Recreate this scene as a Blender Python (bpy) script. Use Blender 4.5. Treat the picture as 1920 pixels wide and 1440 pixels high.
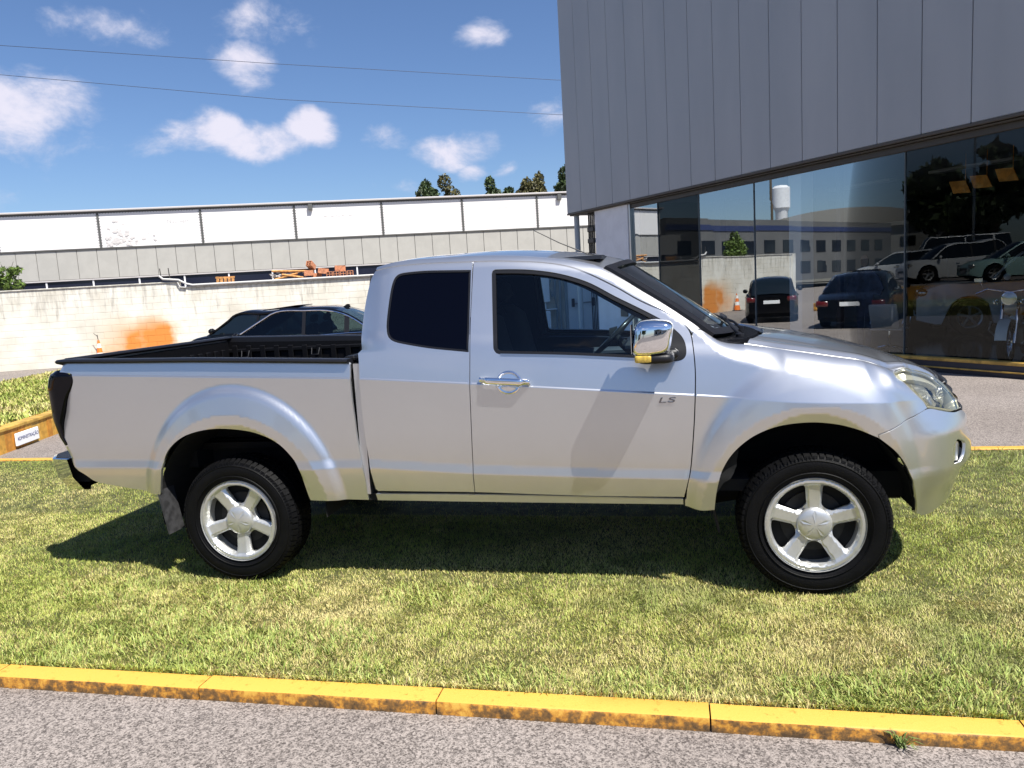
import bpy, bmesh, math, random
import numpy as np
from mathutils import Vector, Matrix
from mathutils.geometry import delaunay_2d_cdt

random.seed(7)
for o in list(bpy.data.objects): bpy.data.objects.remove(o)
scene = bpy.context.scene
COL = scene.collection

# ------------------------------------------------------------------ camera
cam_d = bpy.data.cameras.new('camera'); cam = bpy.data.objects.new('camera', cam_d); COL.objects.link(cam)
YAW, PITCH, ROLLC = -0.21205, -0.12851, -0.05893
fwd = Vector((math.sin(YAW)*math.cos(PITCH), math.cos(YAW)*math.cos(PITCH), math.sin(PITCH)))
rt = fwd.cross(Vector((0,0,1))).normalized(); up = rt.cross(fwd)
cR, sR = math.cos(ROLLC), math.sin(ROLLC)
rt2 = rt*cR + up*sR; up2 = up*cR - rt*sR
M = Matrix((rt2, up2, -fwd)).transposed().to_4x4(); M.translation = Vector((-0.6472, -4.6498, 1.5848))
cam.matrix_world = M
cam_d.sensor_width = 36; cam_d.lens = 1421.07/1920*36; cam_d.clip_end = 3000; cam_d.clip_start = .05
scene.camera = cam

# ------------------------------------------------------------------ sky and sun
SUN = Vector((.68,-.49,1.29)).normalized()
EL = math.asin(SUN.z); AZ = math.atan2(SUN.x, SUN.y)
world = bpy.data.worlds.new('World'); scene.world = world; world.use_nodes = True
wn = world.node_tree.nodes; wl = world.node_tree.links; wn.clear()
wo = wn.new('ShaderNodeOutputWorld'); bg = wn.new('ShaderNodeBackground'); bg.inputs['Strength'].default_value = 0.050
sky = wn.new('ShaderNodeTexSky'); sky.sky_type = 'NISHITA'; sky.sun_disc = False
sky.sun_elevation = EL; sky.sun_rotation = AZ; sky.altitude = 0; sky.air_density = 1.0; sky.dust_density = .6; sky.ozone_density = 2.2
tc = wn.new('ShaderNodeTexCoord')
def vm(op, a, b=None):
    n = wn.new('ShaderNodeVectorMath'); n.operation = op
    for i, v in enumerate((a, b)):
        if v is None: continue
        if hasattr(v, 'is_linked'): wl.new(v, n.inputs[i])
        else: n.inputs[i].default_value = v
    return n.outputs['Value'] if op in ('DOT_PRODUCT','LENGTH','DISTANCE') else n.outputs[0]
def mt(op, a, b=None, c=None, clamp=False):
    n = wn.new('ShaderNodeMath'); n.operation = op; n.use_clamp = clamp
    for i, v in enumerate((a, b, c)):
        if v is None: continue
        if hasattr(v, 'is_linked'): wl.new(v, n.inputs[i])
        else: n.inputs[i].default_value = v
    return n.outputs[0]
wnz = wn.new('ShaderNodeTexNoise'); wnz.inputs['Scale'].default_value = 13; wnz.inputs['Detail'].default_value = 9; wnz.inputs['Roughness'].default_value = .62
wnz.inputs['Distortion'].default_value = .25
wmap = wn.new('ShaderNodeMapping'); wmap.inputs['Scale'].default_value = (1,1,1.7); wl.new(tc.outputs['Generated'], wmap.inputs['Vector']); wl.new(wmap.outputs[0], wnz.inputs['Vector'])
# soft warping of the direction so that no cloud has a round outline
wn2 = wn.new('ShaderNodeTexNoise'); wn2.inputs['Scale'].default_value = 7; wn2.inputs['Detail'].default_value = 5; wl.new(tc.outputs['Generated'], wn2.inputs['Vector'])
warp = vm('SCALE', vm('SUBTRACT', wn2.outputs['Color'], (.5,.5,.5))); warp.node.inputs['Scale'].default_value = .065
dirw = vm('ADD', tc.outputs['Generated'], warp)
# (direction, half width, half height, weight)
CLOUDS = [((-.497,.843,.201),.060,.028,1.05),((-.458,.866,.201),.050,.024,1.0),((-.418,.885,.206),.036,.024,1.15),((-.548,.812,.192),.055,.028,.70),((-.467,.840,.276),.038,.026,.9),((-.44,.838,.321),.06,.03,.72),
 ((-.578,.759,.302),.05,.03,.72),((-.676,.705,.215),.085,.055,.95),((-.262,.948,.175),.055,.022,.95),((-.236,.960,.152),.022,.013,.85),((-.345,.919,.189),.028,.022,.75),
 ((-.209,.933,.291),.036,.02,.8),((-.134,.969,.207),.03,.03,.6),((-.193,.970,.146),.016,.012,.6),((-.700,.704,.118),.06,.022,.55),((-.616,.729,.299),.025,.018,.5),((-.331,.935,.130),.05,.012,.5),
 ((-.95,.1,.25),.16,.07,.9),((-.9,-.3,.3),.14,.08,.9),((-.3,-.9,.28),.2,.06,.9),((.3,-.92,.22),.15,.06,.9),((.1,-.8,.55),.2,.1,.8),((.85,.3,.35),.2,.09,.85),((-.6,-.5,.6),.2,.1,.8),((.75,-.6,.2),.2,.05,.8)]
acc = None
for (d, hw, hh, wgt) in CLOUDS:
    d = Vector(d).normalized(); r = d.cross(Vector((0,0,1))).normalized(); u = r.cross(d)
    a = vm('DOT_PRODUCT', dirw, tuple(r/hw)); b = vm('DOT_PRODUCT', dirw, tuple(u/hh))
    # r^2 of the ellipse, flatter underside, only on the cloud's side of the sphere
    q = mt('ADD', mt('MULTIPLY', a, a), mt('MULTIPLY', b, b))
    f = mt('MULTIPLY', mt('SUBTRACT', 1.0, mt('MULTIPLY', q, .5), clamp=True), wgt)
    f = mt('MULTIPLY', f, mt('GREATER_THAN', vm('DOT_PRODUCT', tc.outputs['Generated'], tuple(d)), .3))
    acc = f if acc is None else mt('MAXIMUM', acc, f)
dens = mt('ADD', acc, mt('MULTIPLY', mt('SUBTRACT', wnz.outputs['Fac'], .5), 2.0))
cr = wn.new('ShaderNodeMapRange'); cr.interpolation_type = 'SMOOTHSTEP'; cr.inputs['From Min'].default_value = .36; cr.inputs['From Max'].default_value = 1.15
wl.new(dens, cr.inputs['Value'])
cov = mt('MULTIPLY', cr.outputs[0], mt('MINIMUM', mt('MULTIPLY', acc, 3.0), 1.0))
cov = mt('MULTIPLY', cov, .88)
hs = wn.new('ShaderNodeMix'); hs.data_type = 'RGBA'
cc = wn.new('ShaderNodeMix'); cc.data_type='RGBA'; wl.new(cr.outputs[0], cc.inputs['Factor']); cc.inputs[6].default_value = (7.6,8.2,10.2,1); cc.inputs[7].default_value = (11.0,10.5,11.8,1)
tint = wn.new('ShaderNodeMix'); tint.data_type='RGBA'; tint.blend_type='MULTIPLY'; tint.inputs['Factor'].default_value = 1; tint.inputs[7].default_value = (1.04,1.21,1.50,1)
wl.new(sky.outputs[0], tint.inputs[6]); wl.new(tint.outputs[2], hs.inputs[6]); wl.new(cc.outputs[2], hs.inputs[7]); wl.new(cov, hs.inputs['Factor'])
wl.new(hs.outputs[2], bg.inputs['Color']); wl.new(bg.outputs[0], wo.inputs['Surface'])
sd = bpy.data.lights.new('sun', 'SUN'); sd.energy = 4.9; sd.angle = math.radians(.5); sd.color = (1,.965,.90)
so = bpy.data.objects.new('sun', sd); COL.objects.link(so); so.rotation_euler = SUN.to_track_quat('Z','Y').to_euler(); so.location = (10,-8,20)
vs = scene.view_settings; vs.view_transform = 'Standard'; vs.look = 'None'; vs.exposure = 0.76; vs.gamma = 1; vs.use_curve_mapping = False
scene.render.engine = 'CYCLES'
scene.cycles.max_bounces = 8; scene.cycles.transparent_max_bounces = 12

# ------------------------------------------------------------------ materials
MATS = {}
def new_mat(name):
    m = bpy.data.materials.new(name); m.use_nodes = True; MATS[name] = m
    nt = m.node_tree; return m, nt.nodes, nt.links, nt.nodes['Principled BSDF']
def mat(name, col, rough=.6, metal=0., coat=0., var=.0, scale=8., bump=0., bscale=60., spec=.5, coord='Object', coatr=.03, detail=6, col2=None, thr=(.4,.6)):
    m, N, L, P = new_mat(name)
    P.inputs['Base Color'].default_value = (*col,1); P.inputs['Roughness'].default_value = rough; P.inputs['Metallic'].default_value = metal
    P.inputs['Coat Weight'].default_value = coat; P.inputs['Coat Roughness'].default_value = coatr; P.inputs['Specular IOR Level'].default_value = spec
    t = N.new('ShaderNodeTexCoord')
    if var > 0 or col2:
        nz = N.new('ShaderNodeTexNoise'); nz.inputs['Scale'].default_value = scale; nz.inputs['Detail'].default_value = detail; nz.inputs['Roughness'].default_value = .6
        L.new(t.outputs[coord], nz.inputs['Vector'])
        r = N.new('ShaderNodeValToRGB'); r.color_ramp.elements[0].position = thr[0]; r.color_ramp.elements[1].position = thr[1]
        c2 = col2 or tuple(c*(1-var) for c in col)
        r.color_ramp.elements[0].color = (*c2,1); r.color_ramp.elements[1].color = (*[min(1,c*(1+var*.3)) for c in col],1)
        L.new(nz.outputs['Fac'], r.inputs[0]); L.new(r.outputs[0], P.inputs['Base Color'])
    if bump > 0:
        nb = N.new('ShaderNodeTexNoise'); nb.inputs['Scale'].default_value = bscale; nb.inputs['Detail'].default_value = 4
        L.new(t.outputs[coord], nb.inputs['Vector'])
        b = N.new('ShaderNodeBump'); b.inputs['Strength'].default_value = bump; b.inputs['Distance'].default_value = .01
        L.new(nb.outputs['Fac'], b.inputs['Height']); L.new(b.outputs[0], P.inputs['Normal'])
    return m
def glass_mat(name, tint, refl=1.0, rough=0.0, ior=1.5, gloss=(1,1,1), extra=0.0):
    m, N, L, P = new_mat(name); N.remove(P)
    o = N['Material Output']; tr = N.new('ShaderNodeBsdfTransparent'); tr.inputs[0].default_value = (*tint,1)
    g = N.new('ShaderNodeBsdfGlossy'); g.inputs['Roughness'].default_value = rough; g.inputs[0].default_value = (*gloss,1)
    f = N.new('ShaderNodeFresnel'); f.inputs[0].default_value = ior
    mm = N.new('ShaderNodeMath'); mm.operation = 'MULTIPLY_ADD'; mm.inputs[1].default_value = refl; mm.inputs[2].default_value = extra; mm.use_clamp = True
    L.new(f.outputs[0], mm.inputs[0])
    mx = N.new('ShaderNodeMixShader'); L.new(mm.outputs[0], mx.inputs[0]); L.new(tr.outputs[0], mx.inputs[1]); L.new(g.outputs[0], mx.inputs[2])
    L.new(mx.outputs[0], o.inputs[0]); return m

# silver paint: metallic base, fine flake sparkle, clear coat, faint dust
def paint_mat(name, col, metal, rough, flake=.02):
    m, N, L, P = new_mat(name)
    P.inputs['Metallic'].default_value = metal; P.inputs['Roughness'].default_value = rough
    P.inputs['Coat Weight'].default_value = 1; P.inputs['Coat Roughness'].default_value = .025; P.inputs['Coat IOR'].default_value = 1.5
    t = N.new('ShaderNodeTexCoord')
    nz = N.new('ShaderNodeTexNoise'); nz.inputs['Scale'].default_value = 30; nz.inputs['Detail'].default_value = 2; L.new(t.outputs['Object'], nz.inputs['Vector'])
    n2 = N.new('ShaderNodeTexNoise'); n2.inputs['Scale'].default_value = 3.2; n2.inputs['Detail'].default_value = 5; L.new(t.outputs['Object'], n2.inputs['Vector'])
    mx = N.new('ShaderNodeMath'); mx.operation='MULTIPLY_ADD'; mx.inputs[1].default_value = flake; mx.inputs[2].default_value = 1-flake*.5; L.new(nz.outputs['Fac'], mx.inputs[0])
    m2 = N.new('ShaderNodeMath'); m2.operation='MULTIPLY_ADD'; m2.inputs[1].default_value = .05; m2.inputs[2].default_value = .975; L.new(n2.outputs['Fac'], m2.inputs[0])
    m3 = N.new('ShaderNodeMath'); m3.operation='MULTIPLY'; L.new(mx.outputs[0], m3.inputs[0]); L.new(m2.outputs[0], m3.inputs[1])
    vmn = N.new('ShaderNodeVectorMath'); vmn.operation='SCALE'; vmn.inputs[0].default_value = col; L.new(m3.outputs[0], vmn.inputs['Scale'])
    L.new(vmn.outputs[0], P.inputs['Base Color'])
    n4 = N.new('ShaderNodeTexNoise'); n4.inputs['Scale'].default_value = 5; n4.inputs['Detail'].default_value = 8; L.new(t.outputs['Object'], n4.inputs['Vector'])
    sx = N.new('ShaderNodeSeparateXYZ'); L.new(t.outputs['Object'], sx.inputs[0])
    dz = N.new('ShaderNodeMapRange'); dz.inputs['From Min'].default_value = .85; dz.inputs['From Max'].default_value = .42; dz.inputs['To Max'].default_value = .42; L.new(sx.outputs[2], dz.inputs[0])
    dn = N.new('ShaderNodeMath'); dn.operation='MULTIPLY'; L.new(dz.outputs[0], dn.inputs[0]); L.new(n4.outputs['Fac'], dn.inputs[1])
    dm = N.new('ShaderNodeMix'); dm.data_type='RGBA'; L.new(dn.outputs[0], dm.inputs[0]); L.new(vmn.outputs[0], dm.inputs[6]); dm.inputs[7].default_value = (.30,.27,.22,1); L.new(dm.outputs[2], P.inputs['Base Color'])
    rr = N.new('ShaderNodeMath'); rr.operation='MULTIPLY_ADD'; rr.inputs[1].default_value = .05; rr.inputs[2].default_value = rough-.025; L.new(n2.outputs['Fac'], rr.inputs[0]); L.new(rr.outputs[0], P.inputs['Roughness'])
    return m
SILVER = paint_mat('silver_paint', (.655,.66,.675), .90, .32)
BLACKP = mat('black_paint', (.003,.003,.004), .12, spec=.4)
WHITEP = mat('white_paint', (.75,.76,.76), .3, coat=1)
MINTP = mat('mint_paint', (.42,.66,.62), .3, coat=1)
REDP = mat('red_paint', (.4,.02,.02), .3, coat=1)
PLASTIC = mat('black_plastic', (.007,.007,.009), .42, spec=.35, bump=.1, bscale=300)
LINER = mat('bed_liner_plastic', (.003,.003,.004), .5, spec=.2, bump=.25, bscale=180)
RUBBER = mat('tyre_rubber', (.0025,.0025,.003), .6, spec=.16, var=.3, scale=20, bump=.2, bscale=120)
DARK = mat('dark_cavity', (.004,.004,.004), .9)
CHROME = mat('chrome', (.88,.88,.9), .04, metal=1)
DCHROME = mat('satin_metal', (.5,.5,.5), .3, metal=1)
ALLOY = mat('alloy_wheel', (.62,.62,.60), .36, metal=.7, coat=.3, var=.06, scale=30)
DISC = mat('brake_disc', (.018,.017,.016), .6, metal=.3, var=.4, scale=20)
FABRIC = mat('seat_fabric', (.006,.008,.014), .8, bump=.2, bscale=400)
TRIM = mat('cabin_trim', (.006,.009,.018), .55)
TRIMG = mat('grey_door_trim', (.05,.06,.08), .5)
LENS = glass_mat('clear_lens', (.86,.87,.84), 1.2, .02)
GLASS = glass_mat('side_glass', (.76,.92,1.0), .75, 0, 1.5, (1,1,1))
WGLASS = glass_mat('windshield_glass', (.60,.68,.66), 1.2)
TINTED = mat('tinted_glass', (.0008,.0008,.003), .02, spec=.22)
AMBER = mat('amber_lens', (.62,.42,.06), .12, coat=1, var=.3, scale=60)
SMOKED = mat('smoked_lens', (.001,.001,.003), .08, spec=.25)
REFLECT = mat('lamp_reflector', (.72,.70,.62), .18, metal=.9)

# ------------------------------------------------------------------ object helpers
def tag(o, label=None, cat=None, group=None, kind=None):
    if label: o['label'] = label
    if cat: o['category'] = cat
    if group: o['group'] = group
    if kind: o['kind'] = kind
    return o
def thing(name, label, cat, loc=(0,0,0), rz=0, group=None):
    o = bpy.data.objects.new(name, None); COL.objects.link(o); o.location = loc; o.rotation_euler = (0,0,rz); o.empty_display_size = .2
    return tag(o, label, cat, group)
def mesh_obj(name, verts, faces, m, parent=None, smooth=False, normals=None, mats=None, fm=None):
    me = bpy.data.meshes.new(name); me.from_pydata([tuple(v) for v in verts], [], faces); 
    for mm in (mats or [m]): me.materials.append(mm)
    if fm: me.polygons.foreach_set('material_index', fm)
    if smooth: me.polygons.foreach_set('use_smooth', [True]*len(me.polygons))
    me.update()
    if normals is not None: me.normals_split_custom_set_from_vertices([tuple(n) for n in normals])
    o = bpy.data.objects.new(name, me); COL.objects.link(o)
    if parent: o.parent = parent
    return o
class MB:
    def __init__(s): s.v=[]; s.f=[]
    def add(s, vs, fs):
        k=len(s.v); s.v += [tuple(v) for v in vs]; s.f += [tuple(i+k for i in f) for f in fs]; return s
    def box(s, x0,x1,y0,y1,z0,z1, fr=None):
        vs=[(x,y,z) for z in (z0,z1) for x,y in ((x0,y0),(x1,y0),(x1,y1),(x0,y1))]
        if fr: vs=[fr(*v) for v in vs]
        return s.add(vs, [(3,2,1,0),(4,5,6,7),(0,1,5,4),(1,2,6,5),(2,3,7,6),(3,0,4,7)])
    def rbox(s, x0,x1,y0,y1,z0,z1, b, fr=None):
        # chamfered box
        b=min(b,(x1-x0)*.45,(y1-y0)*.45,(z1-z0)*.45)
        vs=[];
        for z,i in ((z0,b),(z0+b,0),(z1-b,0),(z1,b)):
            X0,X1,Y0,Y1=x0+i,x1-i,y0+i,y1-i
            c=b*.6 if i==0 else b*.3
            vs+= [(X0+c,Y0,z),(X1-c,Y0,z),(X1,Y0+c,z),(X1,Y1-c,z),(X1-c,Y1,z),(X0+c,Y1,z),(X0,Y1-c,z),(X0,Y0+c,z)]
        if fr: vs=[fr(*v) for v in vs]
        fs=[tuple(range(7,-1,-1)),tuple(range(24,32))]
        for k in range(3):
            for j in range(8): fs.append((k*8+j,k*8+(j+1)%8,(k+1)*8+(j+1)%8,(k+1)*8+j))
        return s.add(vs,fs)
    def tube(s, pts, r, n=8, cap=True, r2=None):
        pts=[Vector(p) for p in pts]; m=len(pts); vs=[]
        up=Vector((0,0,1))
        for i,p in enumerate(pts):
            d=(pts[min(i+1,m-1)]-pts[max(i-1,0)]).normalized()
            a=d.cross(up)
            if a.length<1e-3: a=d.cross(Vector((0,1,0)))
            a.normalize(); b=d.cross(a)
            rr=r if r2 is None else r+(r2-r)*i/(m-1)
            vs+=[tuple(p+(a*math.cos(2*math.pi*k/n)+b*math.sin(2*math.pi*k/n))*rr) for k in range(n)]
        fs=[(i*n+k,i*n+(k+1)%n,(i+1)*n+(k+1)%n,(i+1)*n+k) for i in range(m-1) for k in range(n)]
        if cap: fs+=[tuple(range(n-1,-1,-1)),tuple((m-1)*n+k for k in range(n))]
        return s.add(vs,fs)
    def lathe(s, prof, n=32, center=(0,0,0), axis='y', a0=0, a1=2*math.pi, closed=False):
        # prof: (axial, radius)
        vs=[]; full=abs(a1-a0-2*math.pi)<1e-6; nn=n if full else n+1
        for i in range(nn):
            a=a0+(a1-a0)*i/n; c,sn=math.cos(a),math.sin(a)
            for (h,r) in prof:
                if axis=='y': vs.append((center[0]+r*c,center[1]+h,center[2]+r*sn))
                elif axis=='z': vs.append((center[0]+r*c,center[1]+r*sn,center[2]+h))
                else: vs.append((center[0]+h,center[1]+r*c,center[2]+r*sn))
        m=len(prof); fs=[]
        for i in range(nn if full else nn-1):
            j=(i+1)%nn
            for k in range(m-1+(1 if closed else 0)):
                fs.append((i*m+k,i*m+(k+1)%m,j*m+(k+1)%m,j*m+k))
        return s.add(vs,fs)
    def prism(s, poly, h0, h1, fr=None, plane='xy'):
        n=len(poly); vs=[]
        for h in (h0,h1):
            for a,b in poly:
                v={'xy':(a,b,h),'xz':(a,h,b),'yz':(h,a,b)}[plane]; vs.append(fr(*v) if fr else v)
        fs=[tuple(range(n-1,-1,-1)),tuple(range(n,2*n))]+[(k,(k+1)%n,n+(k+1)%n,n+k) for k in range(n)]
        return s.add(vs,fs)
    def build(s, name, m, parent=None, smooth=False):
        o=mesh_obj(name, s.v, s.f, m, parent)
        me=o.data; bm=bmesh.new(); bm.from_mesh(me); bmesh.ops.recalc_face_normals(bm, faces=bm.faces); bm.to_mesh(me); bm.free()
        if smooth:
            me.polygons.foreach_set('use_smooth',[True]*len(me.polygons))
            ang=math.radians(smooth if smooth is not True else 40)
            me.set_sharp_from_angle(angle=ang)
        return o
def frame(origin, xd, yd):
    # local (x,y,z) -> world, x along xd, y along yd
    ox,oy,oz=origin
    return lambda x,y,z:(ox+x*xd[0]+y*yd[0], oy+x*xd[1]+y*yd[1], oz+z)
def copy_tree(o, parent=None, name=None):
    c=o.copy(); COL.objects.link(c); c.parent=parent
    for ch in list(o.children): copy_tree(ch,c)
    return c
def text_mesh(name, txt, size, m, parent, mw, depth=.002, align='CENTER'):
    cu=bpy.data.curves.new(name,'FONT'); cu.body=txt; cu.size=size; cu.extrude=depth; cu.align_x=align; cu.align_y='CENTER'
    t=bpy.data.objects.new(name,cu); COL.objects.link(t)
    dg=bpy.context.evaluated_depsgraph_get(); me=bpy.data.meshes.new_from_object(t.evaluated_get(dg)); bpy.data.objects.remove(t)
    me.materials.clear(); me.materials.append(m); o=bpy.data.objects.new(name,me); COL.objects.link(o); o.matrix_world=mw
    if parent: o.parent=parent
    return o
# ---- body surface of the pickup: P(u,t) -> point; u runs along the side and round the nose, t up the flank
def lerp_tab(tab, x):
    if x <= tab[0][0]: return tab[0][1]
    for (x0,y0),(x1,y1) in zip(tab, tab[1:]):
        if x <= x1: return y0+(y1-y0)*(x-x0)/(x1-x0)
    return tab[-1][1]
def herm_tab(tab, x):
    # smooth (catmull-rom) interpolation of a table
    n=len(tab)
    if x<=tab[0][0]: return tab[0][1]
    if x>=tab[-1][0]: return tab[-1][1]
    for i in range(n-1):
        if x<=tab[i+1][0]: break
    x0,y0=tab[i];x1,y1=tab[i+1];h=x1-x0;s=(x-x0)/h
    d=(y1-y0)/h
    dl=(y0-tab[i-1][1])/(x0-tab[i-1][0]) if i>0 else d
    dr=(tab[i+2][1]-y1)/(tab[i+2][0]-x1) if i<n-2 else d
    m0=(dl+d)/2;m1=(dr+d)/2
    if dl*d<=0:m0=0
    if dr*d<=0:m1=0
    a=2*s**3-3*s*s+1;b=s**3-2*s*s+s;c=-2*s**3+3*s*s;e=s**3-s*s
    return a*y0+b*h*m0+c*y1+e*h*m1
def sstep(x,a=0.,b=1.):
    s=(x-a)/(b-a);s=0. if s<0 else 1. if s>1 else s
    return s*s*(3-2*s)
HW=.93
CREASE=[(-4.3,1.228),(-3.146,1.178),(-2.336,1.145),(-1.677,1.096),(-1.101,1.048),(-.546,1.003),(-.1,.965),(1.5,.9)]
BANDT=[(-4.3,.72),(-2.242,.702),(-1.697,.667),(-1.093,.645),(-.5,.63),(1.5,.60)]
ROLL=[(-2.45, 1.6), (-2.25, 1.66), (-2.1, 1.687), (-1.9, 1.692), (-1.66, 1.691), (-1.43, 1.676), (-1.24, 1.651), (-1.12, 1.633), (-1.0, 1.603), (-0.9, 1.549), (-0.8, 1.483), (-0.7, 1.418), (-0.6, 1.348), (-0.5, 1.271), (-0.42, 1.191), (-0.35, 1.153), (-0.2, 1.113), (0, 1.071), (0.15, 1.038), (0.3, 1.008), (0.42, 0.98), (0.55, 0.954), (0.7, 1.25), (1.6, 1.4)]
RRZ=[(-2.3,.075),(-1.2,.07),(-.9,.05),(-.5,.045),(-.3,.11),(.3,.13),(.6,.13)]
RRY=[(-2.3,.10),(-1.2,.09),(-.9,.055),(-.5,.055),(-.35,.15),(.1,.19),(.6,.16)]
FRONT=[(.28,.10),(.36,.075),(.44,.05),(.52,.02),(.60,.0),(.75,.0),(.82,.02),(.90,.06),(.97,.10),(1.05,.16),(1.15,.24),(1.3,.34)]
AX=.7
TAILX=[(.6,.06),(.75,.02),(.85,-.015),(1.0,0),(1.15,0),(1.21,.02),(1.26,.055),(1.32,.075)]
def plan(u):
    if u>.2:
        f=(u-.2)/.8
        c,s=math.cos(f),math.sin(f)
        nx,ny=s/AX,-c/HW;l=math.hypot(nx,ny)
        return .2+AX*s,-HW*c,nx/l,ny/l
    if u<-4.16:
        f=(-4.16-u)/.11
        if f<math.pi/2: return -4.16-.11*math.sin(f),-HW+.11-.11*math.cos(f),-math.sin(f),-math.cos(f)
        return -4.27,-HW+.11+(f-math.pi/2)*.11,-1.,0.
    return u,-HW,0.,-1.
def depth(u,z):
    x=u
    zc=lerp_tab(CREASE,x) if x>-4.3 else 1.228
    zbt=lerp_tab(BANDT,x);zbb=zbt-.05
    # flank
    side=1.
    dband=.0525
    fade=sstep(u,-.75,-.35)           # the lower feature line dies out towards the front wing
    if z<zbb: d=.046+ (zbb-z)*.14
    elif z<zbt: d=.046+(dband-.046)*((z-zbb)/.05)
    elif z<zc:
        s=(z-zbt)/(zc-zbt); d=dband+(.034-dband)*(s**.8)
    else:
        # above the crease: small step, then leaning in
        s=z-zc
        st=.005*sstep(s,0,.007)*(1-sstep(u,-.55,-.25))
        d=.034+st+s*.17+ (s*s*.16 if s<.25 else .01+ (s-.25)*.08)
        if s>.16 : d+= (s-.16)*.12*sstep(s,.16,.26)
    # wheel flares
    for cx,cz,ax,az,ox,oz,ocx,H,w in ((-3.075,.40,.47,.485,.64,.74,-3.06,.042,.17),(-.005,.37,.455,.49,.60,.80,-.01,.046,.34)):
        if abs(x-cx)<.9:
            zz=z-cz
            if zz<0: zz*=.25
            ro=math.hypot((x-ocx)/ox,zz/oz)
            ra=math.hypot((x-cx)/ax,zz/az)
            q=1-ro
            if ocx<-1: b=.016*sstep(q/.10)+.046*(max(0,min(q,.30))/.30)*sstep(q/.06)
            else: b=.010*sstep((q+.04)/.22)+.052*(max(0,min(q+.04,.36))/.36)*sstep((q+.04)/.12)
            if ra<1.17: b-=.135*(1.17-max(ra,.98))
            d-=b*(1. if z<1.25 else 0)
    # nose
    f=sstep(u,.35,.75)
    if f>0: d=d*(1-f)+herm_tab(FRONT,z)*f
    # rear corner of the cab
    if z>1.28 and -2.45<x<-2.12: d+=((-2.12-x)/.16)**2*.05
    return d
def PS(u,t):
    x,y,nx,ny=plan(u)
    tr=herm_tab(ROLL,u)
    if t<=tr: z=t;D=depth(u,t)
    else:
        rz=lerp_tab(RRZ,u);ry=lerp_tab(RRY,u)
        D0=depth(u,tr);s=(D0-depth(u,tr-.01))/.01
        a=(t-tr)/rz;ex=0.
        if a>1.5: ex=(a-1.5)*rz;a=1.5
        z=tr+rz*math.sin(a)+ex*.07
        D=D0+s*rz*math.sin(a)*math.cos(a)+ry*(1-math.cos(a))+ex
    if u<-4.0: x+=sstep(-4.0-u,0,.16)*lerp_tab(TAILX,z)
    return (x-nx*D,y-ny*D,z)
def PN(u,t,h=.0015):
    a=PS(u+h,t);b=PS(u-h,t);c=PS(u,t+h);d=PS(u,t-h)
    ux,uy,uz=a[0]-b[0],a[1]-b[1],a[2]-b[2];vx,vy,vz=c[0]-d[0],c[1]-d[1],c[2]-d[2]
    n=(uy*vz-uz*vy,uz*vx-ux*vz,ux*vy-uy*vx);l=math.sqrt(n[0]**2+n[1]**2+n[2]**2) or 1
    return (n[0]/l,n[1]/l,n[2]/l)
# ------------------------------------------------------------------ the pickup
def smooth_poly(pts, step=.02, closed=True, cang=38):
    n=len(pts); P=[np.array(p,float) for p in pts]
    def corner(i):
        a=P[i]-P[i-1]; b=P[(i+1)%n]-P[i]
        la,lb=np.linalg.norm(a),np.linalg.norm(b)
        if la<1e-6 or lb<1e-6: return True
        return math.degrees(math.acos(max(-1,min(1,(a@b)/la/lb))))>cang
    C=[corner(i) for i in range(n)]
    out=[]
    for i in range(n):
        p0,p1,p2,p3=P[i-1],P[i],P[(i+1)%n],P[(i+2)%n]
        L=np.linalg.norm(p2-p1); k=max(1,int(math.ceil(L/step)))
        m1=(p2-p1) if C[i] else (p2-p0)*.5*min(1,2*L/(np.linalg.norm(p2-p1)+np.linalg.norm(p1-p0)))
        m2=(p2-p1) if C[(i+1)%n] else (p3-p1)*.5*min(1,2*L/(np.linalg.norm(p3-p2)+np.linalg.norm(p2-p1)))
        for j in range(k):
            s=j/k
            out.append((2*s**3-3*s*s+1)*p1+(s**3-2*s*s+s)*m1+(-2*s**3+3*s*s)*p2+(s**3-s*s)*m2)
    return np.array(out)
def area2(p): x,y=p[:,0],p[:,1]; return float((x*np.roll(y,-1)-y*np.roll(x,-1)).sum())
def shrink(p, d):
    # move a CCW outline inwards by d
    a=np.roll(p,1,0); b=np.roll(p,-1,0); t=b-a; t/=np.linalg.norm(t,axis=1)[:,None]+1e-9
    return p+np.stack([-t[:,1],t[:,0]],1)*d
def inside(q, poly):
    x,y=q[:,0],q[:,1]; r=np.zeros(len(q),bool); n=len(poly); j=n-1
    for i in range(n):
        xi,yi=poly[i]; xj,yj=poly[j]
        c=((yi>y)!=(yj>y))
        if c.any():
            xx=(xj-xi)*(y-yi)/((yj-yi) or 1e-12)+xi; r^=(c&(x<xx))
        j=i
    return r
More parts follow.
